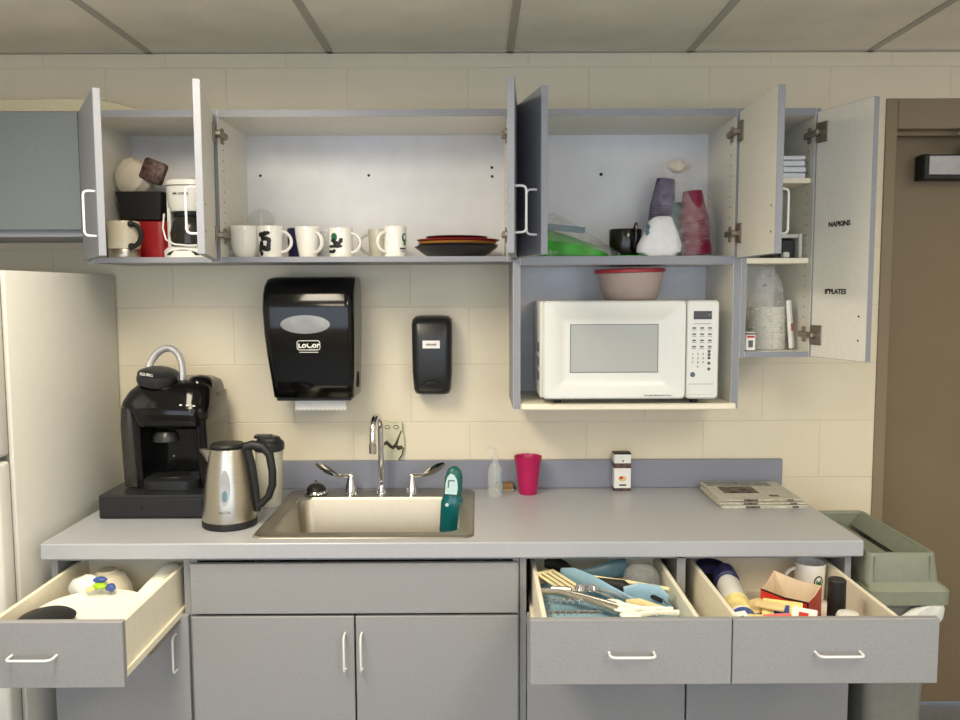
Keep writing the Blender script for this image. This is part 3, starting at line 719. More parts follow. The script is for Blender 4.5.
# mat on top of the cabinets
mb = MB(); top = []
prof = [(-1.90, 0.035), (-1.45, 0.034), (-1.25, 0.036), (-1.16, 0.034), (-1.10, 0.022), (-1.05, 0.008), (-1.03, 0.003)]
for dz in (0,):
    rings = []
    for x, h in prof: rings.append([(x, -0.30, UT + 0.001), (x, -0.30, UT + 0.001 + h), (x, -0.29, UT + 0.004 + h), (x, -0.05, UT + 0.004 + h), (x, -0.04, UT + 0.001)])
mb.loft(rings, M['mat'])
tag(mb.build('woven_mat'), 'beige woven mat lying on top of the left wall cabinets', 'mat')

# ------------------------------------------------------------------ single-serve coffee machine on its pod drawer
t = thing('pod_drawer', 'low black pod storage drawer under the single-serve coffee machine', 'storage drawer', (-1.0, -0.24, CT))
B(-1.165, -0.838, -0.395, -0.05, CT + 0.001, CT + 0.074, M['blacks'], 'case', t, bev=0.004)
o = MB().box(-1.158, -0.845, -0.400, -0.396, CT + 0.008, CT + 0.062, M['blackm'], bev=0.002).build('drawer', t)
MB().sphere((-1.03, -0.402, CT + 0.036), 0.004, M['dark']).build('knob', o)
kz = CT + 0.075
t = thing('coffee_machine', 'glossy black single-serve coffee machine with raised silver handle', 'coffee machine', (-1.0, -0.2, kz))
mb = MB()
def ring(x0, x1, y0, y1, r, z): return rrect(x0, x1, y0, y1, r, z, 6)
# back column
mb.loft([ring(-1.085, -0.855, -0.215, -0.06, 0.03, kz), ring(-1.085, -0.855, -0.215, -0.06, 0.03, kz + 0.25), ring(-1.09, -0.852, -0.24, -0.06, 0.05, kz + 0.29)], M['blackg'])
for xa, xb in ((-1.080, -1.058), (-0.884, -0.853)):
    mb.loft([ring(xa, xb, -0.310, -0.08, 0.01, kz), ring(xa, xb, -0.325, -0.08, 0.01, kz + 0.22)], M['blackg'])
# head
mb.loft([ring(-1.072, -0.856, -0.318, -0.08, 0.03, kz + 0.19), ring(-1.080, -0.853, -0.335, -0.07, 0.045, kz + 0.205), ring(-1.100, -0.852, -0.342, -0.06, 0.05, kz + 0.255),
         ring(-1.128, -0.852, -0.338, -0.06, 0.06, kz + 0.262), ring(-1.126, -0.853, -0.332, -0.06, 0.06, kz + 0.275), ring(-1.110, -0.856, -0.318, -0.065, 0.06, kz + 0.305), ring(-1.090, -0.862, -0.30, -0.07, 0.06, kz + 0.325), ring(-1.060, -0.885, -0.27, -0.09, 0.05, kz + 0.338)], M['blackg'])
mb.build('body', t, angle=50)
mb = MB()   # drip tray
mb.loft([ring(-1.065, -0.885, -0.34, -0.2, 0.05, kz), ring(-1.065, -0.885, -0.34, -0.2, 0.05, kz + 0.028), ring(-1.055, -0.895, -0.33, -0.2, 0.045, kz + 0.033)], M['blacks'])
mb.lathe([(0.05, 0.033), (0.048, 0.036), (0.001, 0.036)], M['dark'], (-0.975, -0.265, kz)); mb.build('drip_tray', t)
mb = MB()   # reservoir
mb.loft([ring(-1.128, -1.072, -0.31, -0.09, 0.024, kz + 0.005), ring(-1.134, -1.078, -0.31, -0.08, 0.026, kz + 0.20), ring(-1.130, -1.080, -0.31, -0.08, 0.026, kz + 0.258)], M['smoked'])
o = mb.build('water_reservoir', t); o['label'] = 'smoky clear water reservoir'
# open lid
hl = Matrix.Translation((-1.022, -0.255, kz + 0.338)) @ Matrix.Rotation(math.radians(12), 4, 'X') @ Matrix.Rotation(math.radians(7), 4, 'Y')
mb = MB(); mb.lathe([(0.034, -0.022), (0.050, -0.012), (0.063, -0.006), (0.066, 0.006), (0.062, 0.026), (0.045, 0.034), (0.02, 0.036)], M['blacks'], mtx=hl, n=32)
mb.lathe([(0.030, -0.022), (0.022, -0.034), (0.012, -0.036)], M['blackg'], mtx=hl, n=24)
ld = mb.build('lid', t)
lt = lettering('KEURIG', 0.013, (-1.034, -0.3185, kz + 0.362), M['paper'], ld, rot=(math.radians(86), math.radians(7), math.radians(-10)))
# silver handle arch
mb = MB(); pts = []
for k in range(15):
    a = PI * k / 14
    pts.append((-1.007 - 0.056 * math.cos(a), -0.235 + 0.03 * math.sin(a), kz + 0.355 + 0.082 * math.sin(a) - (0.02 if k == 14 else 0)))
pts.append((-0.956, -0.24, kz + 0.315))
mb.tube(pts, 0.0115, M['silver'], n=10, flat=1.2); mb.build('handle', t)
# control pod
mb = MB(); mb.lathe([(0.055, 0.0), (0.055, 0.03), (0.050, 0.045), (0.035, 0.056), (0.01, 0.060)], M['blackg'], (-0.898, -0.225, kz + 0.292), n=28, sx=0.75)
mb.build('control_hump', t)
mb = MB()
for k in range(3): mb.box(-0.925 + 0.019 * k, -0.917 + 0.019 * k, -0.346 + 0.004 * k, -0.342 + 0.004 * k, kz + 0.268 - 0.002 * k, kz + 0.272 - 0.002 * k, M['paper'], bev=0.0005)
mb.build('button_light', t)
mb = MB(); mb.sphere((-0.995, -0.217, kz + 0.085), 0.003, M['paper']); mb.build('screw_cap', t)
mb = MB(); mb.lathe([(0.04, 0.0), (0.038, 0.018), (0.028, 0.03)], M['blacks'], (-0.99, -0.29, kz + 0.15)); mb.build('pod_holder', t)

# ------------------------------------------------------------------ kettle
kx, ky = -0.744, -0.460
t = thing('electric_kettle', 'brushed steel electric kettle with black handle left of the sink', 'kettle', (kx, ky, CT))
c = (kx, ky, CT + 0.001)
MB().lathe([(0.077, 0), (0.080, 0.004), (0.080, 0.018), (0.078, 0.02)], M['blackm'], c, n=40).build('base', t)
mb = MB(); mb.lathe([(0.0785, 0.021), (0.079, 0.035), (0.072, 0.10), (0.062, 0.17), (0.0535, 0.222), (0.051, 0.232), (0.046, 0.235)], M['steel'], c, n=48)
sp = []
for d_, wv, zt_, zb_ in ((0.040, 0.026, 0.230, 0.165), (0.058, 0.020, 0.230, 0.180), (0.072, 0.012, 0.229, 0.205), (0.082, 0.005, 0.229, 0.219)):
    sp.append([(kx - d_, ky - wv, c[2] + zt_), (kx - d_, ky - wv * 0.7, c[2] + (zt_ + zb_) / 2), (kx - d_, ky, c[2] + zb_), (kx - d_, ky + wv * 0.7, c[2] + (zt_ + zb_) / 2), (kx - d_, ky + wv, c[2] + zt_)])
mb.loft(sp, M['steel']); mb.build('body', t)
MB().lathe([(0.050, 0.2355), (0.051, 0.240), (0.046, 0.246), (0.02, 0.249), (0.001, 0.249)], M['blackm'], c, n=40).build('lid', t)
mb = MB()
mb.tube([(kx + 0.045, ky, c[2] + 0.232), (kx + 0.075, ky, c[2] + 0.240), (kx + 0.105, ky, c[2] + 0.234), (kx + 0.124, ky, c[2] + 0.21), (kx + 0.131, ky, c[2] + 0.16), (kx + 0.130, ky, c[2] + 0.12), (kx + 0.118, ky, c[2] + 0.085), (kx + 0.095, ky, c[2] + 0.062), (kx + 0.085, ky, c[2] + 0.055)],
        [0.014, 0.015, 0.014, 0.013, 0.012, 0.012, 0.011, 0.010, 0.009], M['blackm'], n=12)
mb.tube([(kx + 0.058, ky, c[2] + 0.232), (kx + 0.070, ky, c[2] + 0.18), (kx + 0.079, ky, c[2] + 0.11), (kx + 0.085, ky, c[2] + 0.04)], [0.012, 0.012, 0.011, 0.008], M['blackm'], n=10)
mb.build('handle', t)
def on_cone(u, zz, d=0.0):     # point on the kettle skin: u sideways from its front centre line
    r = 0.079 + (0.0535 - 0.079) * (zz - 0.035) / (0.222 - 0.035) + d
    a = -PI / 2 + 0.12 + u / r
    return (kx + r * math.cos(a), ky + r * math.sin(a), c[2] + zz)
mb = MB(); n_ = 24
def oval(w_, h_, zc, d):
    return [on_cone(w_ * math.cos(2 * PI * i / n_) * (1.0 if abs(math.sin(2 * PI * i / n_)) < .8 else .9), zc + h_ * math.sin(2 * PI * i / n_), d) for i in range(n_)]
mb.loft([oval(0.0155, 0.052, 0.125, 0.0002), oval(0.0155, 0.052, 0.125, 0.003), oval(0.011, 0.046, 0.125, 0.003)], M['smokew'], cap0=False, cap1=False)
mb.loft([oval(0.011, 0.046, 0.125, 0.0022), oval(0.005, 0.02, 0.125, 0.0022)], M['smokew'], cap0=False); mb.loft([oval(0.0075, 0.017, 0.102, 0.0026), oval(0.003, 0.006, 0.102, 0.0026)], M['tealpl'], cap0=False)
o = mb.build('water_window', t)
lettering('AICOK', 0.011, on_cone(0.0, 0.055, 0.0016), M['mwgrey'], t, rot=(math.radians(82), 0, 0.12))

t = thing('travel_tumbler', 'frosted travel tumbler with dark lid behind the kettle', 'tumbler', (-0.675, -0.25, CT))
c = (-0.675, -0.25, CT + 0.001)
MB().lathe([(0.034, 0), (0.037, 0.004), (0.042, 0.10), (0.044, 0.180), (0.043, 0.183)], M['tumb'], c, n=32).build('cup_body', t)
mb = MB(); mb.lathe([(0.046, 0.184), (0.049, 0.188), (0.049, 0.207), (0.044, 0.214), (0.038, 0.218), (0.036, 0.225), (0.03, 0.228)], M['blacks'], c, n=32)
mb.box(c[0] - 0.045, c[0] + 0.01, c[1] - 0.018, c[1] + 0.018, c[2] + 0.223, c[2] + 0.234, M['blacks'], bev=0.004, seg=2); mb.build('lid', t)

# ------------------------------------------------------------------ paper towel and soap dispensers
t = thing('paper_towel_dispenser', 'large glossy black paper towel dispenser mounted on the block wall', 'paper towel dispenser', (-0.55, 0, 1.205))
def pr(x0, x1, yf, r, z): return rrect(x0, x1, yf, -0.001, r, z, 7)
mb = MB()
mb.loft([pr(-0.672, -0.412, -0.175, 0.022, 1.206), pr(-0.675, -0.410, -0.186, 0.022, 1.212), pr(-0.680, -0.407, -0.196, 0.022, 1.27), pr(-0.690, -0.404, -0.205, 0.024, 1.35), pr(-0.696, -0.402, -0.214, 0.026, 1.42),
         pr(-0.699, -0.401, -0.220, 0.028, 1.50), pr(-0.699, -0.401, -0.214, 0.030, 1.545), pr(-0.698, -0.402, -0.198, 0.032, 1.575), pr(-0.696, -0.404, -0.165, 0.034, 1.597), pr(-0.69, -0.41, -0.12, 0.034, 1.606), pr(-0.67, -0.43, -0.08, 0.03, 1.608)], M['blackg'])
mb.build('cover', t, angle=60)
def front_y(z):
    P2 = [(1.206, -0.175), (1.212, -0.186), (1.27, -0.196), (1.35, -0.205), (1.42, -0.214), (1.50, -0.220), (1.545, -0.214)]
    for (a, ya), (b_, yb_) in zip(P2[:-1], P2[1:]):
        if a <= z <= b_: return ya + (yb_ - ya) * (z - a) / (b_ - a)
    return -0.2
mb = MB(); def_ = []
for sc_, d_ in ((1.0, 0.0), (1.0, 0.0015), (0.9, 0.002), (0.4, 0.002)):
    def_.append([(-0.557 + 0.080 * sc_ * math.cos(a), front_y(1.452 + 0.030 * sc_ * math.sin(a)) - d_, 1.452 + 0.030 * sc_ * math.sin(a)) for a in [2 * PI * i / 32 for i in range(32)]])
mb.loft(def_, M['smokew'], cap0=False); o = mb.build('window', t); o['label'] = 'grey oval level window'
yl = front_y(1.383) - 0.0012
lg = lettering('LoCor', 0.026, (-0.548, yl, 1.384), M['paper'], t, rot=(math.radians(82), 0, 0), bold=0.0008)
mb = MB(); e = rrect(-0.586, -0.512, 1.369, 1.399, 0.008, 0, 4); mb.tube([(p[0], front_y(p[1]) - 0.001, p[1]) for p in e] + [(e[0][0], front_y(e[0][1]) - 0.001, e[0][1])], 0.0014, M['paper'], n=6)
mb.box(-0.580, -0.518, yl + 0.001, yl + 0.003, 1.3605, 1.3625, M['paper'], bev=0); mb.build('logo_outline', t)
mb = MB(); mb.box(-0.43, -0.407, -0.12, -0.085, 1.235, 1.285, M['blackm'], bev=0.003)
e = [(-0.4060, -0.100 + 0.011 * math.cos(a), 1.262 + 0.026 * math.sin(a)) for a in [2 * PI * i / 20 for i in range(21)]]
mb.tube(e, 0.0025, M['blackm'], n=6); mb.build('side_lock', t)
mb = MB(); mb.box(-0.665, -0.42, -0.172, -0.05, 1.198, 1.208, M['blackm'], bev=0.002); mb.build('base_lip', t)
# hanging sheet with serrated edge
sh = [(-0.614, 1.225)]; nn = 22
for k in range(nn + 1): sh.append((-0.614 + 0.170 * k / nn, 1.160 + (0.004 if k % 2 else -0.002)))
sh.append((-0.444, 1.225))
mb = MB(); mb.loft([[(x, -0.130, z_) for x, z_ in sh], [(x, -0.1288, z_) for x, z_ in sh]], M['paper']); mb.build('paper_sheet', t)

t = thing('soap_dispenser', 'slim black soap dispenser on the wall above the sink', 'soap dispenser', (-0.156, 0, 1.2))
def ps(i, yf, r, z): return rrect(-0.224 + i, -0.088 - i, yf, -0.001, r, z, 6)
mb = MB(); mb.loft([ps(0.022, -0.075, 0.02, 1.205), ps(0.010, -0.09, 0.026, 1.209), ps(0.005, -0.105, 0.028, 1.225), ps(0.001, -0.112, 0.028, 1.28), ps(0.0, -0.115, 0.028, 1.38), ps(0.0, -0.113, 0.028, 1.446), ps(0.002, -0.10, 0.028, 1.462), ps(0.012, -0.08, 0.026, 1.472), ps(0.03, -0.06, 0.02, 1.474)], M['blacks'])
mb.build('cover', t, angle=50)
mb = MB(); mb.loft([[(-0.186, -0.1145, 1.366), (-0.128, -0.1145, 1.366), (-0.128, -0.1145, 1.392), (-0.186, -0.1145, 1.392)], [(-0.186, -0.1162, 1.366), (-0.128, -0.1162, 1.366), (-0.128, -0.1162, 1.392), (-0.186, -0.1162, 1.392)]], M['paper'])
lb = mb.build('label', t); lettering('skilcraft', 0.011, (-0.157, -0.1168, 1.379), M['mwgrey'], lb, bold=0.0003)
mb = MB(); mb.tube([(-0.19, -0.1165, 1.235), (-0.172, -0.120, 1.248), (-0.156, -0.121, 1.252), (-0.140, -0.120, 1.248), (-0.122, -0.1165, 1.235)], 0.003, M['blackm'], n=8); mb.build('push_bar', t)

# ------------------------------------------------------------------ microwave
x0, x1, yf, zb, zt = 0.199, 0.735, -0.372, 1.226, 1.527
t = thing('microwave', 'white microwave oven in the wall cabinet niche', 'microwave', ((x0 + x1) / 2, -0.2, MZ0 + 0.02))
mb = MB(); mb.box(x0 - 0.008, x1 - 0.003, yf + 0.03, -0.03, zb + 0.002, zt - 0.002, M['mw'], bev=0.004, seg=2)
for k in range(3):
    for j in range(7):
        mb.box(x0 - 0.0088, x0 - 0.0076, yf + 0.06 + 0.012 * j, yf + 0.066 + 0.012 * j, zb + 0.05 + 0.045 * k, zb + 0.08 + 0.045 * k, M['mwgrey'], bev=0)
mb.build('case', t)
dx = 0.634
d = MB()
d.loft([rrect_xz(x0, dx, zb, zt, 0.012, yf + 0.03), rrect_xz(x0, dx, zb, zt, 0.012, yf + 0.006), rrect_xz(x0 + 0.005, dx - 0.002, zb + 0.005, zt - 0.005, 0.012, yf),
        rrect_xz(x0 + 0.05, dx - 0.055, zb + 0.045, zt - 0.045, 0.01, yf), rrect_xz(x0 + 0.055, dx - 0.06, zb + 0.05, zt - 0.05, 0.01, yf + 0.003), rrect_xz(x0 + 0.079, dx - 0.083, zb + 0.068, zt - 0.068, 0.004, yf + 0.003)], M['mw'], cap0=True, cap1=True)
do = d.build('door', t)
B(0.281, 0.550, yf + 0.0012, yf + 0.0026, 1.308, 1.456, M['mwgrey'], 'window_frame', do, bev=0)
B(0.283, 0.548, yf + 0.0004, yf + 0.0012, 1.310, 1.454, M['mwwin'], 'window', do, bev=0)
lettering('Turntable Microwave Oven', 0.0075, (0.550, yf - 0.0005, 1.2375), M['mwgrey'], do, bold=0.0001)
p = MB(); p.loft([rrect_xz(dx + 0.002, x1, zb, zt, 0.012, yf + 0.03), rrect_xz(dx + 0.002, x1, zb, zt, 0.012, yf + 0.006), rrect_xz(dx + 0.005, x1 - 0.005, zb + 0.005, zt - 0.005, 0.012, yf)], M['mw'])
po = p.build('control_panel', t)
B(0.656, 0.711, yf - 0.0018, yf, 1.470, 1.495, M['display'], 'display', po, bev=0.0005)
lettering('0', 0.010, (0.703, yf - 0.0024, 1.483), M['bluepl'], po)
mb = MB(); mg = M['mwgrey']
mb.box(0.655, 0.710, yf - 0.0006, yf + 0.0003, 1.4555, 1.457, mg, bev=0)
for r_ in range(4):
    for q in range(3):
        cx_ = 0.658 + 0.024 * q; cz_ = 1.443 - 0.019 * r_
        mb.box(cx_ - 0.005, cx_ + 0.006, yf - 0.0006, yf + 0.0003, cz_ - 0.002, cz_ + 0.003, mg, bev=0)
        mb.box(cx_ - 0.007, cx_ + 0.008, yf - 0.0006, yf + 0.0003, cz_ - 0.0065, cz_ - 0.0052, mg, bev=0)
mb.build('button', po)
for r_, row in enumerate(('123', '456', '789', ' 0 ')):
    for q, ch in enumerate(row):
        if ch != ' ': lettering(ch, 0.008, (0.655 + 0.016 * q, yf - 0.0006, 1.364 - 0.013 * r_), mg, po, name='digit', bold=0.0003)
mb = MB()
for zz in (1.372, 1.362, 1.352, 1.336, 1.318):
    mb.lathe([(0.005, 0), (0.005, 0.0006)], mg, n=12, mtx=Matrix.Translation((0.705, yf - 0.0001, zz)) @ Matrix.Rotation(PI / 2, 4, 'X'))
mb.build('button', po)
mb = MB(); mb.lathe([(0.0075, 0), (0.0075, 0.0008)], M['navy'], n=20, mtx=Matrix.Translation((0.656, yf, 1.301)) @ Matrix.Rotation(PI / 2, 4, 'X')); o = mb.build('logo', po)
lettering('GE', 0.009, (0.656, yf - 0.0014, 1.301), M['bluepl'], o)
mb = MB(); mb.box(dx + 0.010, x1 - 0.016, yf - 0.002, yf + 0.001, 1.240, 1.270, M['mw'], bev=0.001); mb.box(dx + 0.008, x1 - 0.014, yf - 0.0004, yf + 0.001, 1.2715, 1.2725, mg, bev=0)
mb.build('door_button', po)
for fx_ in (x0 + 0.05, x1 - 0.06):
    for fy_ in (yf + 0.06, -0.07):
        MB().lathe([(0.012, 0), (0.014, zb - MZ0 - 0.018)], M['blackm'], (fx_, fy_, MZ0 + 0.0205), n=14).build('foot', t)

# tub with red lid on the microwave
t = thing('food_container', 'frosted plastic food container with red lid on top of the microwave', 'food container', (0.495, -0.19, zt))
c = (0.495, -0.19, zt + 0.0005)
tl = Matrix.Translation(c)
MB().lathe([(0.078, 0), (0.084, 0.004), (0.096, 0.03), (0.103, 0.065), (0.106, 0.088)], M['tub'], n=40, mtx=tl, sy=0.9).build('tub', t)
mb = MB(); mb.lathe([(0.108, 0.086), (0.115, 0.088), (0.116, 0.096), (0.110, 0.100), (0.104, 0.096), (0.02, 0.098)], M['redlid'], n=40, mtx=tl @ Matrix.Rotation(math.radians(-1.5), 4, 'Y'), sy=0.9)
mb.build('lid', t)

# ------------------------------------------------------------------ mugs and plates in the wide cabinet
FLR = UB + 0.0175
def handle_pts(r0, h, side, reach=0.033, dy=0.0):
    pts = []
    for k in range(11):
        a = -PI / 2 + PI * k / 10
        pts.append((side * (r0 - 0.004 + reach * math.cos(a)), dy, h * 0.5 + h * 0.33 * math.sin(a)))
    return pts
def mug(x, y, label, rb, rt, h, hang, m='ceramic', shape='straight', group=None, hr=0.005):
    """hang: direction of the handle in degrees around Z (0 = +X, 270 = towards camera)"""
    t = thing('mug', label, 'mug', (x, y, FLR), math.radians(hang), group)
    mb = MB()
    if shape == 'taper': pf = [(rb * 0.92, 0), (rb, 0.004), (rb + (rt - rb) * 0.35, h * 0.3), (rb + (rt - rb) * 0.75, h * 0.65), (rt, h - 0.002), (rt - 0.001, h), (rt - 0.004, h - 0.002), (rb, 0.01)]
    elif shape == 'round': pf = [(rb * 0.8, 0), (rb, 0.006), (rt * 0.93, h * 0.3), (rt, h * 0.6), (rt, h - 0.002), (rt - 0.001, h), (rt - 0.004, h - 0.002), (rb, 0.012)]
    else: pf = [(rb * 0.95, 0), (rb, 0.004), (rt, h - 0.002), (rt - 0.001, h), (rt - 0.004, h - 0.002), (rb - 0.003, 0.01)]
    mb.lathe(pf, M[m], (0, 0, 0.0005), n=32); mb.build('mug_body', t, world=False)
    mb = MB(); mb.tube(handle_pts((rb + rt) / 2, h, 1), hr, M[m], n=10, flat=1.4); mb.build('handle', t, world=False)
    return t
def on_mug(t, r, m, blobs, name='print', face=270):
    """patches wrapped on the mug wall. blobs: (angle offset deg, z, size_u, size_z)"""
    mb = MB(); rot = t.rotation_euler.z
    for da, zz, su, sz in blobs:
        rings = []
        for sc_ in (1.0, 0.5):
            rings.append([((r + 0.0006) * math.cos(math.radians(face + da) - rot + su * sc_ * math.cos(q) / r), (r + 0.0006) * math.sin(math.radians(face + da) - rot + su * sc_ * math.cos(q) / r), zz + sz * sc_ * math.sin(q)) for q in [2 * PI * i / 12 for i in range(12)]])
        mb.loft(rings, M[m], cap0=False)
    return mb.build(name, t, world=False)
mug(-0.735, -0.235, 'white round-bellied mug at the left end of the row, largest', 0.034, 0.049, 0.098, 160, shape='round')
a = mug(-0.650, -0.262, 'white mug marked with a black zigzag scribble', 0.036, 0.041, 0.096, -8)
on_mug(a, 0.0405, 'ink', [(q0 + 14, q1, q2 * 1.15, q3 * 1.15) for q0, q1, q2, q3 in [(-48, 0.068, .008, .006), (-42, 0.070, .012, .006), (-26, 0.072, .007, .007), (-14, 0.074, .007, .005), (-36, 0.058, .007, .008), (-20, 0.056, .008, .006), (-8, 0.050, .006, .009), (-10, 0.036, .006, .009), (-44, 0.040, .007, .009), (-36, 0.028, .012, .007), (-18, 0.025, .011, .007), (-52, 0.022, .006, .007), (-44, 0.010, .006, .006), (-48, 0.030, .007, .01)]], 'scribble')
mug(-0.541, -0.225, 'white mug without print, standing in front of the dark blue one', 0.028, 0.041, 0.096, -35, shape='taper')
mug(-0.585, -0.135, 'dark navy mug standing behind the white mugs', 0.038, 0.041, 0.098, 100, m='navy')
a = mug(-0.436, -0.225, 'white mug with a green disc and black scribbles', 0.037, 0.038, 0.092, -12)
on_mug(a, 0.0385, 'green', [(-24, 0.063, .011, .013)], 'green_disc')
on_mug(a, 0.0388, 'ink', [(-28, 0.052, .010, .006), (-14, 0.044, .011, .007), (-2, 0.042, .008, .006), (8, 0.050, .007, .006), (10, 0.056, .006, .004), (-40, 0.034, .012, .005), (-24, 0.034, .012, .0045), (-6, 0.033, .010, .0045), (6, 0.034, .007, .004), (-46, 0.018, .010, .005), (-32, 0.017, .009, .005), (-24, 0.020, .006, .005)], 'scribble')
a = mug(-0.322, -0.15, 'greyish glass-like mug at the back right of the row', 0.033, 0.037, 0.093, 190, m='tumb')
a = mug(-0.262, -0.235, 'white mug with a green round emblem, nearest the plates', 0.036, 0.036, 0.096, 218)
on_mug(a, 0.0365, 'green', [(58, 0.06, .011, .015), (60, 0.042, .006, .005)], 'green_emblem')
on_mug(a, 0.0372, 'ceramic', [(58, 0.062, .0055, .008)], 'emblem_centre')
on_mug(a, 0.0368, 'ink', [(34, 0.026, .003, .0035), (42, 0.026, .003, .0025), (50, 0.026, .004, .0025), (60, 0.026, .004, .0025), (46, 0.018, .009, .0012)], 'scribble')
g = mug(-0.488, -0.16, 'clear glass mug between the plain and the green-disc mug', 0.036, 0.038, 0.09, 80, m='clear')
# glass lid leaning at the back left
t = thing('clear_cup', 'tall clear domed cup standing behind the mugs at the left', 'cup', (-0.715, -0.12, FLR))
MB().lathe([(0.030, 0), (0.032, 0.003), (0.042, 0.120), (0.043, 0.122)], M['clear'], (-0.715, -0.12, FLR + 0.0005), n=28, cap1=False).build('cup_body', t)
MB().lathe([(0.044, 0.1225), (0.045, 0.126), (0.042, 0.140), (0.030, 0.155), (0.014, 0.163), (0.006, 0.164)], M['clear'], (-0.715, -0.12, FLR + 0.0005), n=28, cap0=False).build('dome_lid', t)
MB().box(-0.719, -0.711, -0.125, -0.115, FLR + 0.003, FLR + 0.152, M['ceramic'], bev=0.002).build('stirrer', t)
# plates
PL = [('blkpl', 0.134, 0.000, 0.032, 'black plate at the bottom of the stack in the wide cabinet', -0.004),
      ('blkpl', 0.130, 0.010, 0.028, 'black plate second from the bottom of the stack', 0.002), ('orpl', 0.127, 0.024, 0.022, 'mustard yellow plate in the middle of the plate stack', 0.0),
      ('redpl', 0.134, 0.036, 0.018, 'red plate near the top of the plate stack', 0.003), ('dkred', 0.100, 0.050, 0.014, 'smaller dark red plate on top of the plate stack', -0.002)]
for m_, r_, zz, h_, lab, dx_ in PL:
    mb = MB(); mb.lathe([(r_ * 0.62, 0), (r_ * 0.66, 0.001), (r_ * 0.8, h_ * 0.35), (r_, h_), (r_ + 0.001, h_ + 0.002), (r_ - 0.003, h_ + 0.002), (r_ * 0.78, h_ * 0.5), (r_ * 0.6, 0.004)], M[m_], (-0.066 + dx_, -0.175, FLR + zz + 0.001), n=44)
    o = mb.build('plate'); off = Vector((-0.066 + dx_, -0.175, FLR + zz))
    for v in o.data.vertices: v.co -= off
    o.location = off
    tag(o, lab, 'plate', group='stacked plates')

# ------------------------------------------------------------------ left cabinet contents
c = (-1.112, -0.258, FLR + 0.0005)
t = thing('travel_mug', 'cream mug with steel base and black handle in the left cabinet', 'mug', (c[0], c[1], FLR))
MB().lathe([(0.046, 0), (0.047, 0.003), (0.047, 0.024), (0.046, 0.026)], M['steel'], c, n=32).build('base', t)
mb = MB(); mb.lathe([(0.0475, 0.027), (0.049, 0.04), (0.049, 0.105), (0.0475, 0.112), (0.044, 0.113), (0.043, 0.108)], M['cream_cer'], c, n=32); mb.build('mug_body', t)
mb = MB(); pts = [(c[0] + 0.040 + 0.028 * math.cos(a), c[1] - 0.035, c[2] + 0.068 + 0.034 * math.sin(a)) for a in [-PI / 2 + PI * k / 10 for k in range(11)]]
mb.tube(pts, 0.008, M['blackm'], n=10)
for s in (-1, 1): mb.sphere((c[0] + 0.038, c[1] - 0.037, c[2] + 0.068 + s * 0.034), 0.010, M['blackm'])
mb.build('handle', t)
mb = MB(); mb.loft([rrect(-1.140, -1.002, -0.190, -0.03, 0.03, FLR + 0.0005), rrect(-1.145, -0.996, -0.196, -0.026, 0.035, FLR + 0.06), rrect(-1.140, -1.000, -0.192, -0.028, 0.032, FLR + 0.118), rrect(-1.13, -1.01, -0.18, -0.04, 0.03, FLR + 0.124)], M['red'])
tag(mb.build('canister'), 'red canister under the black tray, between cream mug and white coffee maker', 'canister')
t = thing('black_basket', 'black open tray on the red canister, holding the coffee filters', 'tray', (-1.07, -0.11, FLR + 0.125))
mb = MB()
mb.loft([rrect(-1.140, -1.018, -0.195, -0.03, 0.012, FLR + 0.125), rrect(-1.160, -1.004, -0.212, -0.018, 0.014, FLR + 0.212), rrect(-1.156, -1.008, -0.208, -0.022, 0.012, FLR + 0.212), rrect(-1.138, -1.022, -0.19, -0.035, 0.01, FLR + 0.130)], M['blackm'])
mb.build('tray_body', t)
t = thing('coffee_filters', 'bag of round paper coffee filters tipped on the black tray', 'coffee filters', (-1.10, -0.07, FLR + 0.215))
mb = MB(); rot = Matrix.Translation((-1.113, -0.150, FLR + 0.262)) @ Matrix.Rotation(math.radians(35), 4, 'Y')
n_ = 48; rings = []
for r_, zz in ((0.012, -0.062), (0.036, -0.057), (0.054, -0.036), (0.063, -0.005), (0.060, 0.028), (0.044, 0.050), (0.02, 0.056)):
    rings.append([(r_ * (1 + 0.035 * math.sin(12 * q)) * math.cos(q), 0.82 * r_ * (1 + 0.035 * math.sin(12 * q)) * math.sin(q), zz) for q in [2 * PI * i / n_ for i in range(n_)]])
mb.loft(rings, M['filter'], mtx=rot); mb.build('filter_stack', t, crumple=0.003, cs=40)
mb = MB(); q = Matrix.Translation((-1.040, -0.185, FLR + 0.278)) @ Matrix.Rotation(math.radians(22), 4, 'Y')
mb.box(-0.038, 0.038, -0.014, 0.018, -0.036, 0.036, M['brownpack'], bev=0.010, seg=2, mtx=q); mb.build('bag_label', t)
# drip coffee maker
cx, cy = -0.918, -0.19
t = thing('coffee_maker', 'white drip coffee maker in the left wall cabinet', 'coffee maker', (cx, cy, FLR))
mb = MB(); z = FLR + 0.0005
mb.loft([rrect(cx - 0.072, cx + 0.072, cy - 0.10, cy + 0.10, 0.05, z), rrect(cx - 0.074, cx + 0.074, cy - 0.102, cy + 0.10, 0.05, z + 0.02), rrect(cx - 0.064, cx + 0.064, cy - 0.09, cy + 0.10, 0.05, z + 0.034)], M['mw'])
mb.loft([rrect(cx - 0.066, cx + 0.066, cy + 0.03, cy + 0.10, 0.02, z + 0.03), rrect(cx - 0.066, cx + 0.066, cy + 0.03, cy + 0.10, 0.02, z + 0.16)], M['mw'])
mb.loft([rrect(cx - 0.0665, cx - 0.054, cy - 0.045, cy + 0.04, 0.005, z + 0.03), rrect(cx - 0.0665, cx - 0.054, cy - 0.045, cy + 0.04, 0.005, z + 0.225)], M['mw'])
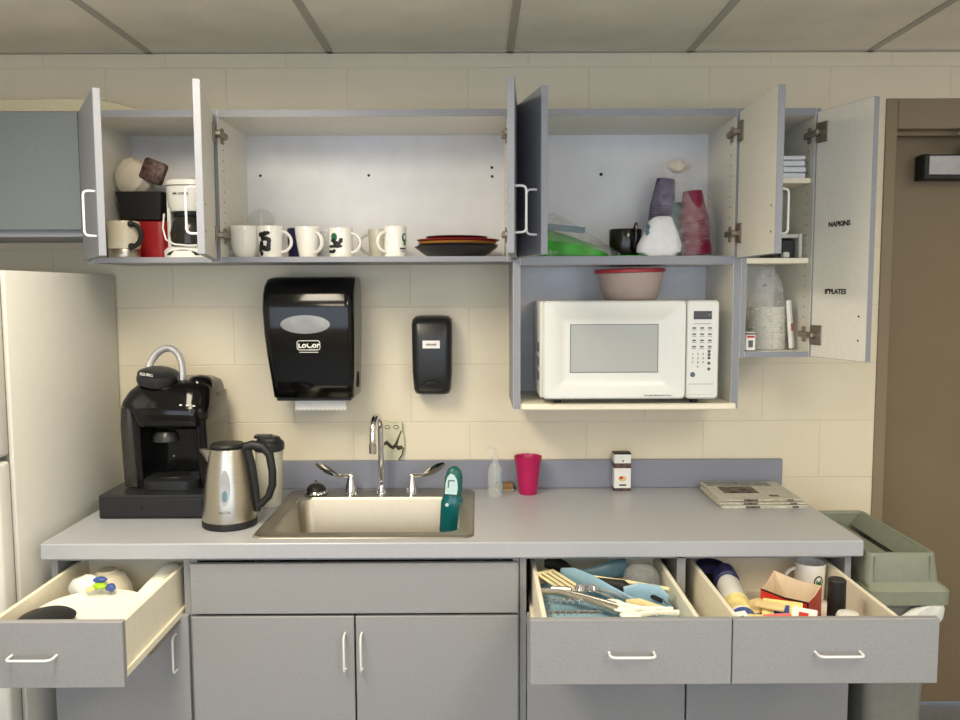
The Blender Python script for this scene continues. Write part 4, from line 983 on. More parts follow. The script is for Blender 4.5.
mb.loft([rrect(cx - 0.055, cx + 0.055, cy - 0.075, cy + 0.10, 0.045, z + 0.145), rrect(cx - 0.062, cx + 0.062, cy - 0.085, cy + 0.10, 0.05, z + 0.165), rrect(cx - 0.066, cx + 0.066, cy - 0.09, cy + 0.10, 0.05, z + 0.222)], M['mw'])
mb.build('body', t)
mb = MB(); mb.loft([rrect(cx - 0.066, cx + 0.066, cy - 0.09, cy + 0.10, 0.05, z + 0.2225), rrect(cx - 0.066, cx + 0.066, cy - 0.09, cy + 0.10, 0.05, z + 0.224), rrect(cx - 0.067, cx + 0.067, cy - 0.091, cy + 0.10, 0.05, z + 0.225),
         rrect(cx - 0.066, cx + 0.066, cy - 0.09, cy + 0.10, 0.05, z + 0.24), rrect(cx - 0.055, cx + 0.055, cy - 0.078, cy + 0.09, 0.045, z + 0.247)], M['mw']); o = mb.build('lid', t)
mb = MB(); mb.loft([rrect(cx - 0.0665, cx + 0.0665, cy - 0.0905, cy + 0.10, 0.05, z + 0.2215), rrect(cx - 0.0665, cx + 0.0665, cy - 0.0905, cy + 0.10, 0.05, z + 0.2245)], M['brownpack']); mb.build('seam', t)
lettering('MR. COFFEE', 0.009, (cx - 0.005, cy - 0.0895, z + 0.197), M['ink'], t, bold=0.0002)
cc = (cx, cy - 0.03, z + 0.036)
car = MB().lathe([(0.045, 0), (0.056, 0.008), (0.060, 0.04), (0.052, 0.075), (0.040, 0.095), (0.042, 0.102)], M['smoked'], cc, n=28).build('carafe', t)
MB().lathe([(0.044, 0.094), (0.046, 0.098), (0.046, 0.106), (0.03, 0.109)], M['blackm'], cc, n=28).build('carafe_lid', car)
MB().tube([(cc[0] + 0.036, cc[1] - 0.03, cc[2] + 0.10), (cc[0] + 0.055, cc[1] - 0.045, cc[2] + 0.095), (cc[0] + 0.060, cc[1] - 0.05, cc[2] + 0.05), (cc[0] + 0.045, cc[1] - 0.04, cc[2] + 0.015)], 0.007, M['blackm']).build('carafe_handle', car)
mb = MB(); mb.loft([[(cx + 0.050 * math.cos(a), cy - 0.1025 + 0.0 * math.sin(a) + 0.004 * (1 - abs(math.sin(a))), z + 0.006 + 0.017 * abs(math.sin(a))) for a in [PI * i / 14 for i in range(15)]],
                    [(cx + 0.050 * math.cos(a), cy - 0.09, z + 0.006 + 0.017 * abs(math.sin(a))) for a in [PI * i / 14 for i in range(15)]]], M['blackm'])
mb.build('switch_panel', t)
mb = MB(); pts = [(cx - 0.058, cy - 0.088, z + 0.135), (cx - 0.062, cy - 0.092, z + 0.09), (cx - 0.052, cy - 0.096, z + 0.055), (cx - 0.025, cy - 0.100, z + 0.040), (cx + 0.02, cy - 0.101, z + 0.036), (cx + 0.045, cy - 0.098, z + 0.037)]
mb.tube(pts, 0.003, M['mw'], n=8); mb.build('base_bow', t)

# ------------------------------------------------------------------ microwave cabinet, upper shelf contents
F2 = 1.6645
t = thing('green_napkin_pack', 'bright green pack in crumpled clear plastic on the upper left shelf', 'napkin pack', (0.27, -0.2, F2))
mb = MB(); rings = []
for k in range(13):
    u = k / 12; x = 0.150 + 0.255 * u; h_ = 0.082 * (1 - u ** 2.2) + 0.012
    rings.append([(x, -0.30 + 0.012 * math.sin(7 * u), F2 + 0.001), (x, -0.305, F2 + h_ * 0.5), (x, -0.27, F2 + h_ * (0.86 + 0.1 * math.sin(9 * u))), (x, -0.20, F2 + h_), (x, -0.12, F2 + h_ * (0.9 + .1 * math.cos(8 * u))), (x, -0.08, F2 + 0.001)])
mb.loft(rings, M['fgreen']); mb.build('green_bag', t)
mb = MB(); rings = []
for k in range(15):
    u = k / 14; x = 0.142 + 0.30 * u; h_ = 0.185 * (1 - u) ** 0.9 + 0.026 - 0.02 * math.exp(-((u - .25) / .1) ** 2)
    rings.append([(x, -0.295, F2 + 0.003), (x, -0.30, F2 + h_ * 0.35), (x, -0.24, F2 + h_ * 0.75), (x, -0.16, F2 + h_), (x, -0.09, F2 + h_ * 0.9), (x, -0.05, F2 + 0.003)])
mb.loft(rings, M['film'], cap0=False); mb.build('clear_wrap', t, crumple=0.003, cs=30)
mb = MB(); mb.box(0.15, 0.345, -0.20, -0.195, F2 + 0.086, F2 + 0.106, M['tealpl'], bev=0.001, mtx=Matrix.Translation((0.25, -0.2, 1.75)) @ Matrix.Rotation(math.radians(6), 4, 'Y') @ Matrix.Translation((-0.25, 0.2, -1.75)))
mb.build('print_band', t)
mb = MB(); mb.box(0.150, 0.560, -0.275, -0.06, F2 + 0.0004, F2 + 0.004, M['fgreen'], bev=0.001); tag(mb.build('shelf_liner'), 'green flat wrapper lying under the black mug', 'wrapper')
c = (0.475, -0.20, F2 + 0.0045)
t = thing('mug', 'black mug with gold flecks and handle up in the microwave cabinet', 'mug', (c[0], c[1], F2))
mb = MB(); mb.lathe([(0.038, 0), (0.045, 0.004), (0.051, 0.03), (0.052, 0.082), (0.051, 0.084), (0.047, 0.08), (0.042, 0.01)], mat('black_gold_glaze', (20, 18, 14), 0.15, var=1.2, scale=120), c, n=32); mb.build('mug_body', t)
MB().tube([(c[0] + 0.018, c[1] - 0.046, c[2] + 0.072), (c[0] + 0.022, c[1] - 0.066, c[2] + 0.098), (c[0] + 0.022, c[1] - 0.072, c[2] + 0.055), (c[0] + 0.018, c[1] - 0.060, c[2] + 0.022), (c[0] + 0.015, c[1] - 0.046, c[2] + 0.018)], 0.005, M['blackg'], n=8).build('handle', t)
# pack of white cups / lids
t = thing('white_bag', 'white bag bulging in front of the purple cups', 'bag', (0.60, -0.27, F2))
mb = MB(); rings = []
for zz, x0_, x1_, d_ in ((0.001, 0.545, 0.640, 0.032), (0.014, 0.522, 0.662, 0.040), (0.035, 0.524, 0.663, 0.042), (0.075, 0.545, 0.652, 0.036), (0.11, 0.560, 0.640, 0.024), (0.122, 0.575, 0.634, 0.014), (0.125, 0.59, 0.625, 0.006)):
    xm, hw = (x0_ + x1_) / 2, (x1_ - x0_) / 2
    xm -= 0.022
    rings.append([(xm + hw * math.cos(q), -0.262 + d_ * math.sin(q) * (1 + .07 * math.sin(7 * q)), F2 + zz) for q in [2 * PI * i / 30 for i in range(30)]])
mb.loft(rings, M['napkin']); mb.build('bag_body', t, crumple=0.003, cs=30)
mb = MB(); mb.sphere((0.531, -0.283, F2 + 0.080), 0.016, M['tealpl'], (0.42, 0.4, 1.5), n=20); mb.build('print', t, crumple=0.006, cs=90)
def cup_stack(label, group, x, y, m, n, r0, r1, step, h, lean=0, name='party_cup', base=None, axis=None):
    """nested cups, rim down: one shell per cup, copies stepped along the axis of the sleeve"""
    mb = MB(); mb.lathe([(r1, 0.0), (r1 + 0.002, 0.0015), (r1 + 0.0015, 0.004), (r1 - 0.0005, 0.005), (r0, h), (r0 - 0.003, h + 0.001)], m, (0, 0, 0), n=28, cap0=False)
    o = mb.build(name, None, world=False)
    rot = Matrix.Rotation(math.radians(lean), 4, 'Y') if axis is None else axis
    org = Vector((x, y, F2 + 0.001 + r1 * abs(math.sin(math.radians(lean))))) if base is None else Vector(base)
    ax = rot @ Vector((0, 0, 1))
    for k in range(n):
        c = o if k == 0 else o.copy()
        if k: COL.objects.link(c)
        c.rotation_euler = rot.to_euler(); c.location = org + ax * step * k
        tag(c, label, 'cup', group)
cup_stack('purple plastic cup nested upside down in the sleeve behind the white bag', 'nested purple cups', 0.592, -0.135, M['purple'], 18, 0.030, 0.041, 0.0095, 0.090, 6)
cup_stack('maroon plastic cup nested upside down in the sleeve at the right of the shelf', 'nested maroon cups', 0.700, -0.225, M['maroon'], 13, 0.030, 0.047, 0.0085, 0.10, -5)
cup_stack('dark teal cup nested between the purple and maroon cups', 'nested teal cups', 0.655, -0.16, M['tealcap'], 12, 0.022, 0.030, 0.0105, 0.06, 0)
t = thing('plastic_bag', 'clear crumpled plastic bag knotted over the purple and maroon cups', 'plastic bag', (0.66, -0.18, F2))
mb = MB(); rings = []
for zz, x0_, x1_, d_ in ((0.002, 0.555, 0.762, 0.085), (0.05, 0.548, 0.772, 0.09), (0.12, 0.555, 0.768, 0.085), (0.19, 0.565, 0.750, 0.065), (0.235, 0.58, 0.715, 0.045), (0.262, 0.605, 0.675, 0.022), (0.275, 0.60, 0.680, 0.03), (0.298, 0.595, 0.688, 0.034), (0.31, 0.62, 0.67, 0.02)):
    xm, hw = (x0_ + x1_) / 2, (x1_ - x0_) / 2
    rings.append([(xm + hw * math.cos(q), -0.19 + d_ * math.sin(q), F2 + zz) for q in [2 * PI * i / 40 for i in range(40)]])
mb.loft(rings, M['film'], cap0=False); mb.build('bag_film', t, crumple=0.007, cs=28)
mb = MB(); mb.sphere((0.645, -0.19, F2 + 0.290), 0.026, M['filter'], (1.25, 0.8, 0.7), n=24); mb.build('knot', t, crumple=0.012, cs=45)

# ------------------------------------------------------------------ tall cabinet contents
Z1 = 1.349 + 0.0175
mb = MB(); mb.lathe([(0.036, 0), (0.052, 0.0005), (0.0550, 0.0035), (0.0550, 0.0048), (0.052, 0.0030), (0.036, 0.0010)], M['foam'], (0, 0, 0), n=36); o = mb.build('paper_plate', None, world=False)
for k in range(27):
    c = o if k == 0 else o.copy()
    if k: COL.objects.link(c)
    c.location = (0.945 + 0.0006 * math.sin(k * 2.3), -0.195 + 0.0006 * math.cos(k * 1.7), Z1 + 0.0005 + k * 0.0050)
    tag(c, 'small white paper plate in the stack at the bottom of the tall cabinet', 'paper plate', 'small white paper plates in the tall cabinet')
t = thing('plastic_bag', 'clear plastic bag around the small paper plates in the tall cabinet', 'plastic bag', (0.945, -0.17, Z1))
mb = MB(); rings = []
for zz, hw, d_ in ((0.002, 0.064, 0.06), (0.13, 0.064, 0.06), (0.17, 0.05, 0.05), (0.21, 0.045, 0.035), (0.24, 0.036, 0.03), (0.262, 0.015, 0.012)):
    rings.append([(0.94 + hw * math.cos(q), -0.19 + d_ * math.sin(q), Z1 + zz) for q in [2 * PI * i / 30 for i in range(30)]])
mb.loft(rings, M['film3'], cap0=False); mb.build('bag', t, crumple=0.008, cs=45)
t = thing('small_box', 'tiny white box with red print, bottom left of the tall cabinet', 'box', (0.862, -0.285, Z1))
B(0.840, 0.870, -0.300, -0.272, Z1 + 0.0005, Z1 + 0.060, M['paper'], 'carton', t)
mb = MB(); mb.box(0.8395, 0.8705, -0.3006, -0.2715, Z1 + 0.052, Z1 + 0.057, M['brownpack'], bev=0); mb.box(0.843, 0.867, -0.3008, -0.2995, Z1 + 0.042, Z1 + 0.049, M['redbox'], bev=0); mb.box(0.848, 0.862, -0.3008, -0.2995, Z1 + 0.012, Z1 + 0.034, M['mwgrey'], bev=0)
mb.box(0.8395, 0.8705, -0.3006, -0.2715, Z1 + 0.0005, Z1 + 0.003, M['ink'], bev=0)
mb.build('print', t)
t = thing('snack_packet', 'white packet with red mark leaning right of the plates in the tall cabinet', 'packet', (1.01, -0.2, Z1))
mb = MB(); mt = Matrix.Translation((1.008, -0.235, Z1 + 0.004)) @ Matrix.Rotation(math.radians(-5), 4, 'Y') @ Matrix.Rotation(math.radians(50), 4, 'Z')
mb.box(-0.012, 0.012, -0.006, 0.006, 0.0, 0.155, M['paper'], bev=0.003, mtx=mt)
mb.box(-0.010, 0.010, -0.0066, 0.0, 0.055, 0.082, M['redbox'], bev=0.002, mtx=mt); mb.build('packet_body', t)
# shelf 1: small white grater-like dispenser and cup
Z2 = 1.6575
t = thing('napkin_holder', 'black and white dispenser on the middle shelf of the tall cabinet', 'dispenser', (0.97, -0.2, Z2))
mb = MB(); mb.box(0.94, 1.012, -0.23, -0.11, Z2 + 0.0005, Z2 + 0.060, M['blackm'], bev=0.004); mb.build('tray_body', t)
mb = MB(); mb.box(1.013, 1.024, -0.262, -0.10, Z2 + 0.0005, Z2 + 0.078, M['mw'], bev=0.003); mb.box(0.93, 1.022, -0.255, -0.105, Z2 + 0.064, Z2 + 0.076, M['mw'], bev=0.005); mb.box(0.965, 0.985, -0.262, -0.232, Z2 + 0.0005, Z2 + 0.02, M['mw'], bev=0.004)
mb.build('cover', t)
t = thing('paper_cup', 'white paper cup tipped behind the dispenser on the middle shelf', 'cup', (0.93, -0.17, Z2 + 0.078))
MB().lathe([(0.022, 0), (0.03, 0.05), (0.032, 0.052)], M['paper'], (0.955, -0.18, Z2 + 0.079), n=20).build('cup_body', t)
Z3 = 1.9025
for k in range(4):
    h_ = 0.018
    dx_ = 0.006 * math.sin(k * 2.1); zz = Z3 + 0.0006 + k * (h_ + 0.0008)
    mb = MB(); mb.box(0.885 + dx_, 1.018 + dx_ * 0.3, -0.285, -0.16, zz, zz + h_ * (0.9 if k < 3 else 0.7), M['napkin'], bev=0.004, seg=2)
    tag(mb.build('napkin_stack'), ['lowest white folded napkin pile on the top shelf of the tall cabinet', 'second white napkin pile from the shelf', 'third white napkin pile from the shelf', 'uppermost white napkin pile of the top shelf'][k], 'napkins', 'folded napkins')
mb = MB(); mb.lathe([(0.030, 0), (0.034, 0.004), (0.034, 0.15), (0.03, 0.156), (0.012, 0.155)], M['napkin'], (0.965, -0.09, Z3 + 0.0005), n=24)
o = tag(mb.build('paper_roll'), 'white paper roll standing behind the napkins on the top shelf', 'paper roll')

# ------------------------------------------------------------------ left drawer contents
DF = 0.630 + 0.018 + 0.0105        # drawer floor
def disc_plate(r, h, rim=0.3): return [(r * (1 - rim), 0), (r * (1 - rim) + 0.004, 0.0005), (r, h), (r + 0.0015, h + 0.0008), (r - 0.001, h + 0.0012), (r * (1 - rim) - 0.002, 0.0022)]
proto = None
for k in range(24):
    if proto is None:
        mb = MB(); mb.lathe(disc_plate(0.132, 0.010, 0.22), M['foam'], n=40); proto = mb.build('paper_plate'); o = proto
    else: o = proto.copy(); COL.objects.link(o)
    o.location = (-1.008 + random.uniform(-.0015, .0015), -0.800 + random.uniform(-.0015, .0015), DF + 0.0008 + k * 0.0032)
    tag(o, 'large white paper plate in the stack filling the left drawer', 'paper plate', 'large white paper plates in the left drawer')
mb = MB(); lm = Matrix.Translation((-1.077, -0.890, DF + 0.090)) @ Matrix.Rotation(math.radians(3), 4, 'X')
mb.lathe([(0.066, 0), (0.069, 0.003), (0.060, 0.010), (0.02, 0.016), (0.001, 0.017)], M['blackm'], mtx=lm, n=32)
tag(mb.build('black_dish'), 'black oval plastic dish on the white plates in the left drawer', 'lid')
cup_stack('white foam cup in the sleeve lying at the right rear of the left drawer', 'foam cups in the left drawer', 0, 0, M['foam'], 14, 0.030, 0.043, 0.014, 0.085, name='foam_cup',
          base=(-0.903, -0.510, DF + 0.062), axis=Matrix.Rotation(math.radians(94), 4, 'X'))
t = thing('bowl', 'cream upturned bowl at the left rear of the left drawer', 'bowl', (-1.06, -0.59, DF))
MB().lathe([(0.072, 0.001), (0.070, 0.03), (0.062, 0.07), (0.045, 0.10), (0.028, 0.108), (0.026, 0.112), (0.001, 0.112)], M['cream_cer'], (-1.06, -0.585, DF), n=32).build('bowl_body', t)
t = thing('printed_bag', 'white plastic bag with blue and green print in the left drawer', 'bag', (-1.06, -0.67, DF + 0.05))
mb = MB(); mb.sphere((-1.078, -0.662, DF + 0.090), 0.044, M['bag'], (1.2, 0.8, 0.75), n=22); mb.build('bag_body', t, crumple=0.006, cs=45)
mb = MB(); mb.sphere((-1.040, -0.675, DF + 0.115), 0.015, M['blue'], (1.4, 0.8, 0.5)); mb.sphere((-1.002, -0.695, DF + 0.100), 0.014, M['blue'], (1, 0.8, 0.8)); mb.sphere((-1.030, -0.697, DF + 0.105), 0.015, M['lime'], (1.2, 0.8, 0.6)); mb.sphere((-1.052, -0.705, DF + 0.100), 0.011, M['yellow'], (1.2, 0.8, 0.6))
mb.build('print', t, crumple=0.002, cs=60)

# ------------------------------------------------------------------ middle drawer: utensils
def stick(name, label, cat, pts, r, m, flat=1.0, head=None, extra=None):
    t = thing(name, label, cat, pts[0])
    MB().tube(pts, r, m, n=10, flat=flat).build('handle', t)
    if head: head().build('head', t)
    return t
U = DF + 0.001
def plate_shape(outline, z, th, m, mtx): 
    mb = MB(); mb.loft([[(x, y, 0) for x, y in outline], [(x, y, th) for x, y in outline]], m, mtx=mtx); return mb
# pale blue lined tray, then the utensils piled over it; ZP = level of the top of the pile
ZP = 0.768
mb = MB(); rg = []
for ins, zz in ((0.006, U), (0.0, U + 0.03), (0.0, ZP - 0.040), (0.010, ZP - 0.032), (0.05, ZP - 0.030), (0.11, ZP - 0.028)):
    rg.append(rrect(0.170 + ins, 0.512 - ins, -0.960 + ins, -0.590 - ins, 0.03, zz, 6))
mb.loft(rg, M['bluepl']); tag(mb.build('utensil_tray', crumple=0.003, cs=16), 'pale blue plastic tray filling the middle drawer under the utensils', 'tray')
t = thing('spatula', 'pale yellow slotted spatula with a light blue handle in the middle drawer', 'spatula', (0.22, -0.70, ZP))
mtx = Matrix.Translation((0.222, -0.695, ZP - 0.001)) @ Matrix.Rotation(math.radians(-62), 4, 'Z') @ Matrix.Rotation(math.radians(3), 4, 'Y')
mb = MB()
for k in range(4): mb.box(-0.070, 0.06, -0.032 + 0.0175 * k, -0.0205 + 0.0175 * k, 0, 0.003, M['lightwood'], bev=0.001, mtx=mtx)
mb.box(-0.085, -0.070, -0.032, 0.032, 0, 0.003, M['lightwood'], bev=0.001, mtx=mtx); mb.box(0.055, 0.085, -0.030, 0.030, 0, 0.003, M['lightwood'], bev=0.001, mtx=mtx)
mb.build('blade', t)
t = thing('serving_spoon', 'long light blue spoon across the middle drawer beside the slotted spatula', 'spoon', (0.33, -0.72, ZP))
mb = MB(); mb.tube([(0.232, -0.620, ZP + 0.002), (0.262, -0.665, ZP + 0.004), (0.305, -0.725, ZP + 0.002), (0.345, -0.775, ZP), (0.400, -0.835, ZP - 0.004), (0.46, -0.90, ZP - 0.008)], [0.012, 0.026, 0.028, 0.020, 0.010, 0.006], M['bluepl'], n=16, flat=0.30)
mb.build('spoon_body', t)
t = thing('turner', 'black nylon turner at the back of the middle drawer', 'turner', (0.25, -0.60, U))
mb = MB(); mb.tube([(0.190, -0.555, ZP + 0.004), (0.222, -0.560, ZP + 0.006), (0.245, -0.590, ZP + 0.004), (0.268, -0.640, ZP), (0.320, -0.690, ZP - 0.004), (0.385, -0.735, ZP - 0.006), (0.405, -0.765, ZP - 0.008)], [0.012, 0.022, 0.019, 0.011, 0.016, 0.026, 0.018], M['blackm'], n=14, flat=0.7); mb.build('turner_body', t)
t = thing('ladle', 'slate blue plastic ladle behind the glass lid in the middle drawer', 'ladle', (0.36, -0.60, U))
mb = MB(); mb.tube([(0.27, -0.600, ZP - 0.010), (0.33, -0.605, ZP - 0.006), (0.39, -0.585, ZP - 0.002), (0.42, -0.575, ZP)], [0.010, 0.018, 0.028, 0.026], M['tealpl'], n=14, flat=0.5); mb.build('ladle_body', t)
t = thing('wooden_spoon', 'pale wooden stick handle lying across the middle drawer', 'wooden spoon', (0.38, -0.72, U))
mb = MB(); mb.tube([(0.275, -0.655, ZP + 0.006), (0.40, -0.725, ZP + 0.010), (0.500, -0.775, ZP + 0.008)], [0.0045, 0.0055, 0.006], M['lightwood'], n=10); mb.build('handle', t)
t = thing('glass_lid', 'small clear glass dome lid at the back of the middle drawer', 'lid', (0.455, -0.64, U))
mb = MB(); mb.lathe([(0.050, -0.035), (0.050, -0.005), (0.046, 0.012), (0.032, 0.026), (0.010, 0.031)], M['clear'], (0.452, -0.648, ZP), n=30, cap0=False); mb.build('glass', t)
mb = MB(); mb.lathe([(0.028, -0.03), (0.032, -0.005), (0.026, 0.008), (0.012, 0.015)], M['smoke'], (0.452, -0.648, ZP), n=24); mb.build('knob', t)
t = thing('tongs', 'stainless steel tongs along the left of the middle drawer', 'tongs', (0.22, -0.80, U))
for s in (0, 1):
    mb = MB(); mb.tube([(0.166, -0.765 - 0.012 * s, ZP + 0.004), (0.215, -0.785 - .014 * s, ZP + 0.008), (0.275, -0.825 - 0.016 * s, ZP + 0.006), (0.345, -0.875 - 0.022 * s, ZP)], [0.006, 0.009, 0.009, 0.013], M['steel' if s else 'chrome'], n=10, flat=0.5)
    mb.build('arm', t)
mb = MB(); mb.tube([(0.192, -0.782, ZP + 0.010), (0.240, -0.802, ZP + 0.014)], 0.012, M['steel'], n=12, flat=0.7); mb.build('sleeve', t)
t = thing('measuring_spoons', 'pair of round steel measuring spoons in the middle drawer', 'measuring spoons', (0.285, -0.78, U))
for k, (x, r_) in enumerate(((0.268, 0.017), (0.300, 0.020))):
    mb = MB(); mb.lathe([(0.004, 0.014), (r_ * .7, 0.011), (r_, 0.0), (r_ - 0.001, 0.0), (r_ * .6, 0.009)], M['chrome'], (x, -0.765, ZP + 0.006), n=20)
    mb.tube([(x + 0.014, -0.775, ZP + 0.010), (x + 0.045, -0.80, ZP + 0.010), (x + 0.08, -0.835, ZP + 0.006)], 0.0035, M['chrome'], n=8); mb.build('spoon', t)
for k, (x, y, rz, lab) in enumerate(((0.345, -0.855, -38, 'white plastic spoon, the rear one at the front of the middle drawer'), (0.362, -0.893, -6, 'white plastic spoon, the middle one at the front of the middle drawer'), (0.372, -0.930, 3, 'white plastic spoon nearest the front panel of the middle drawer'))):
    t = thing('plastic_spoon', lab, 'spoon', (x, y, ZP + 0.002), math.radians(rz), 'white plastic spoons')
    MB().sphere((0, 0, 0), 0.021, M['foam'], (1.4, 0.9, 0.4)).build('bowl', t, world=False)
    MB().tube([(0.02, 0, 0), (0.06, 0, 0.004), (0.118, 0, 0.002)], [0.008, 0.006, 0.008], M['foam'], n=8, flat=0.6).build('handle', t, world=False)
t = thing('wooden_spatula', 'tan flat wooden spatula at the right of the middle drawer', 'wooden spatula', (0.40, -0.86, U))
mb = MB(); mb.tube([(0.375, -0.845, ZP - 0.002), (0.405, -0.868, ZP), (0.43, -0.885, ZP), (0.48, -0.905, ZP)], [0.010, 0.020, 0.016, 0.006], M['kraft'], n=12, flat=0.3); mb.build('spatula_body', t)
t = thing('knife', 'small knife with black handle at the right of the middle drawer', 'knife', (0.46, -0.80, U))
MB().tube([(0.430, -0.745, ZP - 0.006), (0.470, -0.825, ZP - 0.004)], 0.0065, M['blackm'], n=8).build('handle', t)
MB().tube([(0.470, -0.825, ZP - 0.004), (0.482, -0.855, ZP - 0.004)], [0.007, 0.002], M['chrome'], n=8, flat=0.3).build('blade', t)
t = thing('scoop', 'light blue rounded scoop at the right end of the middle drawer', 'scoop', (0.46, -0.78, U))
mb = MB(); mb.tube([(0.385, -0.765, ZP - 0.018), (0.42, -0.775, ZP - 0.014), (0.470, -0.79, ZP - 0.014), (0.492, -0.80, ZP - 0.016)], [0.03, 0.040, 0.038, 0.018], M['bluepl'], n=18, flat=0.25); mb.build('scoop_body', t)
t = thing('fork', 'dark serrated steel comb of fork tines at the front left of the middle drawer', 'forks', (0.19, -0.92, U))
for zz, yy in ((0, -0.915), (0, -0.838)):
    mb = MB()
    for k in range(8):
        x = 0.178 + 0.0155 * k; mb.tube([(x, yy - 0.010, ZP + 0.001), (x + 0.006, yy, ZP + 0.005), (x + 0.010, yy + 0.010, ZP + 0.002)], 0.0026, M['chrome'], n=6)
    mb.tube([(0.17, yy + 0.012, ZP - 0.001), (0.305, yy + 0.010, ZP - 0.001)], 0.004, M['chrome'], n=6)
    mb.build('tines', t)

# ------------------------------------------------------------------ right drawer contents
t = thing('spray_can', 'white spray can with dark blue cap in the right drawer', 'spray can', (0.67, -0.75, U))
A = Vector((0.662, -0.905, 0.725)); Bv = Vector((0.688, -0.66, 0.752)); dv = (Bv - A)
MB().tube([A, A + dv * 0.01, A + dv * 0.90, A + dv * 0.98], [0.028, 0.033, 0.033, 0.027], M['ceramic'], n=28).build('can', t)
MB().tube([A + dv * 0.985, A + dv * 1.0, A + dv * 1.22, A + dv * 1.26], [0.028, 0.034, 0.033, 0.028], M['navy'], n=28).build('cap', t)
mb = MB(); mb.tube([A + dv * 0.22, A + dv * 0.50], 0.0336, M['yellow'], n=28); mb.tube([A + dv * 0.05, A + dv * 0.18], 0.0335, M['blue'], n=28); mb.build('label', t)
t = thing('jar', 'dark jar with navy lid at the left rear of the right drawer', 'jar', (0.672, -0.545, U))
MB().lathe([(0.036, 0), (0.038, 0.004), (0.038, 0.085), (0.034, 0.09)], M['blackg'], (0.672, -0.545, U), n=28).build('jar_body', t)
MB().lathe([(0.040, 0.09), (0.041, 0.093), (0.041, 0.108), (0.036, 0.112), (0.03, 0.108)], M['navy'], (0.672, -0.545, U), n=28).build('lid', t)
t = thing('tea_carton', 'open red carton with cream inside in the right drawer', 'carton', (0.82, -0.80, U))
mb = MB(); zt_ = 0.776
P4 = [(0.736, -0.790), (0.830, -0.862), (0.905, -0.765), (0.812, -0.672)]      # left, front, right, back corner of the mouth
hs = [0.006, -0.004, 0.004, 0.014]
for k in range(4):
    (xa, ya), (xb, yb) = P4[k], P4[(k + 1) % 4]; za, zb_ = zt_ + hs[k], zt_ + hs[(k + 1) % 4]
    n_ = Vector((yb - ya, xa - xb, 0)).normalized() * 0.002; xm, ym, zm = (xa + xb) / 2, (ya + yb) / 2, (za + zb_) / 2 - 0.006
    for q, m_ in ((0, 'cartonin'), (1, 'redbox')):
        o_ = -n_ * (1 - q)
        if (Vector((xm, ym, 0)) + n_ - Vector((0.82, -0.77, 0))).length < (Vector((xm, ym, 0)) - Vector((0.82, -0.77, 0))).length: o_ = n_ * (1 - q); w2 = -n_
        else: w2 = n_
        b0 = [(xa, ya, U + 0.002), (xb, yb, U + 0.002), (xb, yb, zb_), (xm, ym, zm), (xa, ya, za)]
        f0 = [Vector(p) - w2 * (1 if q == 0 else 0) for p in b0]; f1 = [Vector(p) - w2 * (0.02 if q == 0 else -0.4) for p in b0]
        mb.loft([f0, f1], M[m_])
mb.prism(P4, U + 0.0005, U + 0.002, M['cartonin']); mb.build('box_body', t)
mb = MB(); (xa, ya), (xb, yb) = P4[0], P4[1]
mb.tube([(xa, ya - 0.002, zt_ + hs[0]), ((xa + xb) / 2, (ya + yb) / 2 - 0.002, zt_ - 0.004), (xb, yb - 0.002, zt_ + hs[1])], 0.0022, M['dark'], n=6); mb.tube([(xb, yb - 0.002, zt_ + hs[1]), (xb, yb - 0.002, U + 0.004)], 0.0022, M['dark'], n=6)
mb.build('edge_print', t)
def packet(label, loc, rot, sz, m, pm=None):
    t = thing('packet', label, 'packet', loc)
    mt = Matrix.Translation(loc) @ rot
    MB().box(-sz[0], sz[0], -sz[1], sz[1], 0, 0.007, M[m], bev=0.003, seg=2, mtx=mt).build('packet_body', t)
    if pm: MB().box(-sz[0] * .4, sz[0] * .35, -sz[1] * .55, sz[1] * .5, 0.0065, 0.0076, M[pm], bev=0, mtx=mt).build('print', t)
RX = lambda a: Matrix.Rotation(math.radians(a), 4, 'X'); RZ = lambda a: Matrix.Rotation(math.radians(a), 4, 'Z'); RY = lambda a: Matrix.Rotation(math.radians(a), 4, 'Y')
packet('yellow packet with blue print in front of the red carton', (0.765, -0.865, 0.752), RZ(-22) @ RX(38), (0.048, 0.028), 'yellow', 'blue')
packet('white packet with blue print beside the spray can', (0.640, -0.945, 0.755), RZ(20) @ RX(40), (0.020, 0.028), 'paper', 'blue')
packet('tan packet left of the red carton in the right drawer', (0.718, -0.820, 0.745), RZ(30) @ RX(15), (0.036, 0.026), 'kraft')
packet('pink packet at the front of the right drawer', (0.735, -0.930, 0.752), RZ(8) @ RX(25), (0.036, 0.020), 'pinkish')
packet('white packet with red print at the front of the right drawer', (0.800, -0.915, 0.752), RZ(-30) @ RX(45), (0.030, 0.026), 'paper', 'redbox')
packet('yellow packet at the front left of the right drawer', (0.685, -0.935, 0.750), RZ(-25) @ RX(20), (0.028, 0.022), 'yellow', 'pinkish')
packet('tan narrow packet wedged left of the red carton', (0.735, -0.862, 0.762), RZ(-32) @ RX(14), (0.036, 0.014), 'kraft')
mb = MB(); mb.loft([rrect(0.632, 0.850, -0.966, -0.93, 0.012, U), rrect(0.632, 0.850, -0.966, -0.90, 0.012, U + 0.06), rrect(0.64, 0.83, -0.96, -0.87, 0.02, U + 0.086)], M['cartonin'])
tag(mb.build('paper_bag'), 'tan paper bag of packets at the front of the right drawer', 'bag')
mb = MB(); mb.lathe([(0.021, 0), (0.022, 0.003), (0.022, 0.165), (0.019, 0.169)], M['blackm'], (0.910, -0.845, U), n=28)
tag(mb.build('black_shaker'), 'tall black cylindrical shaker in the right drawer', 'shaker')
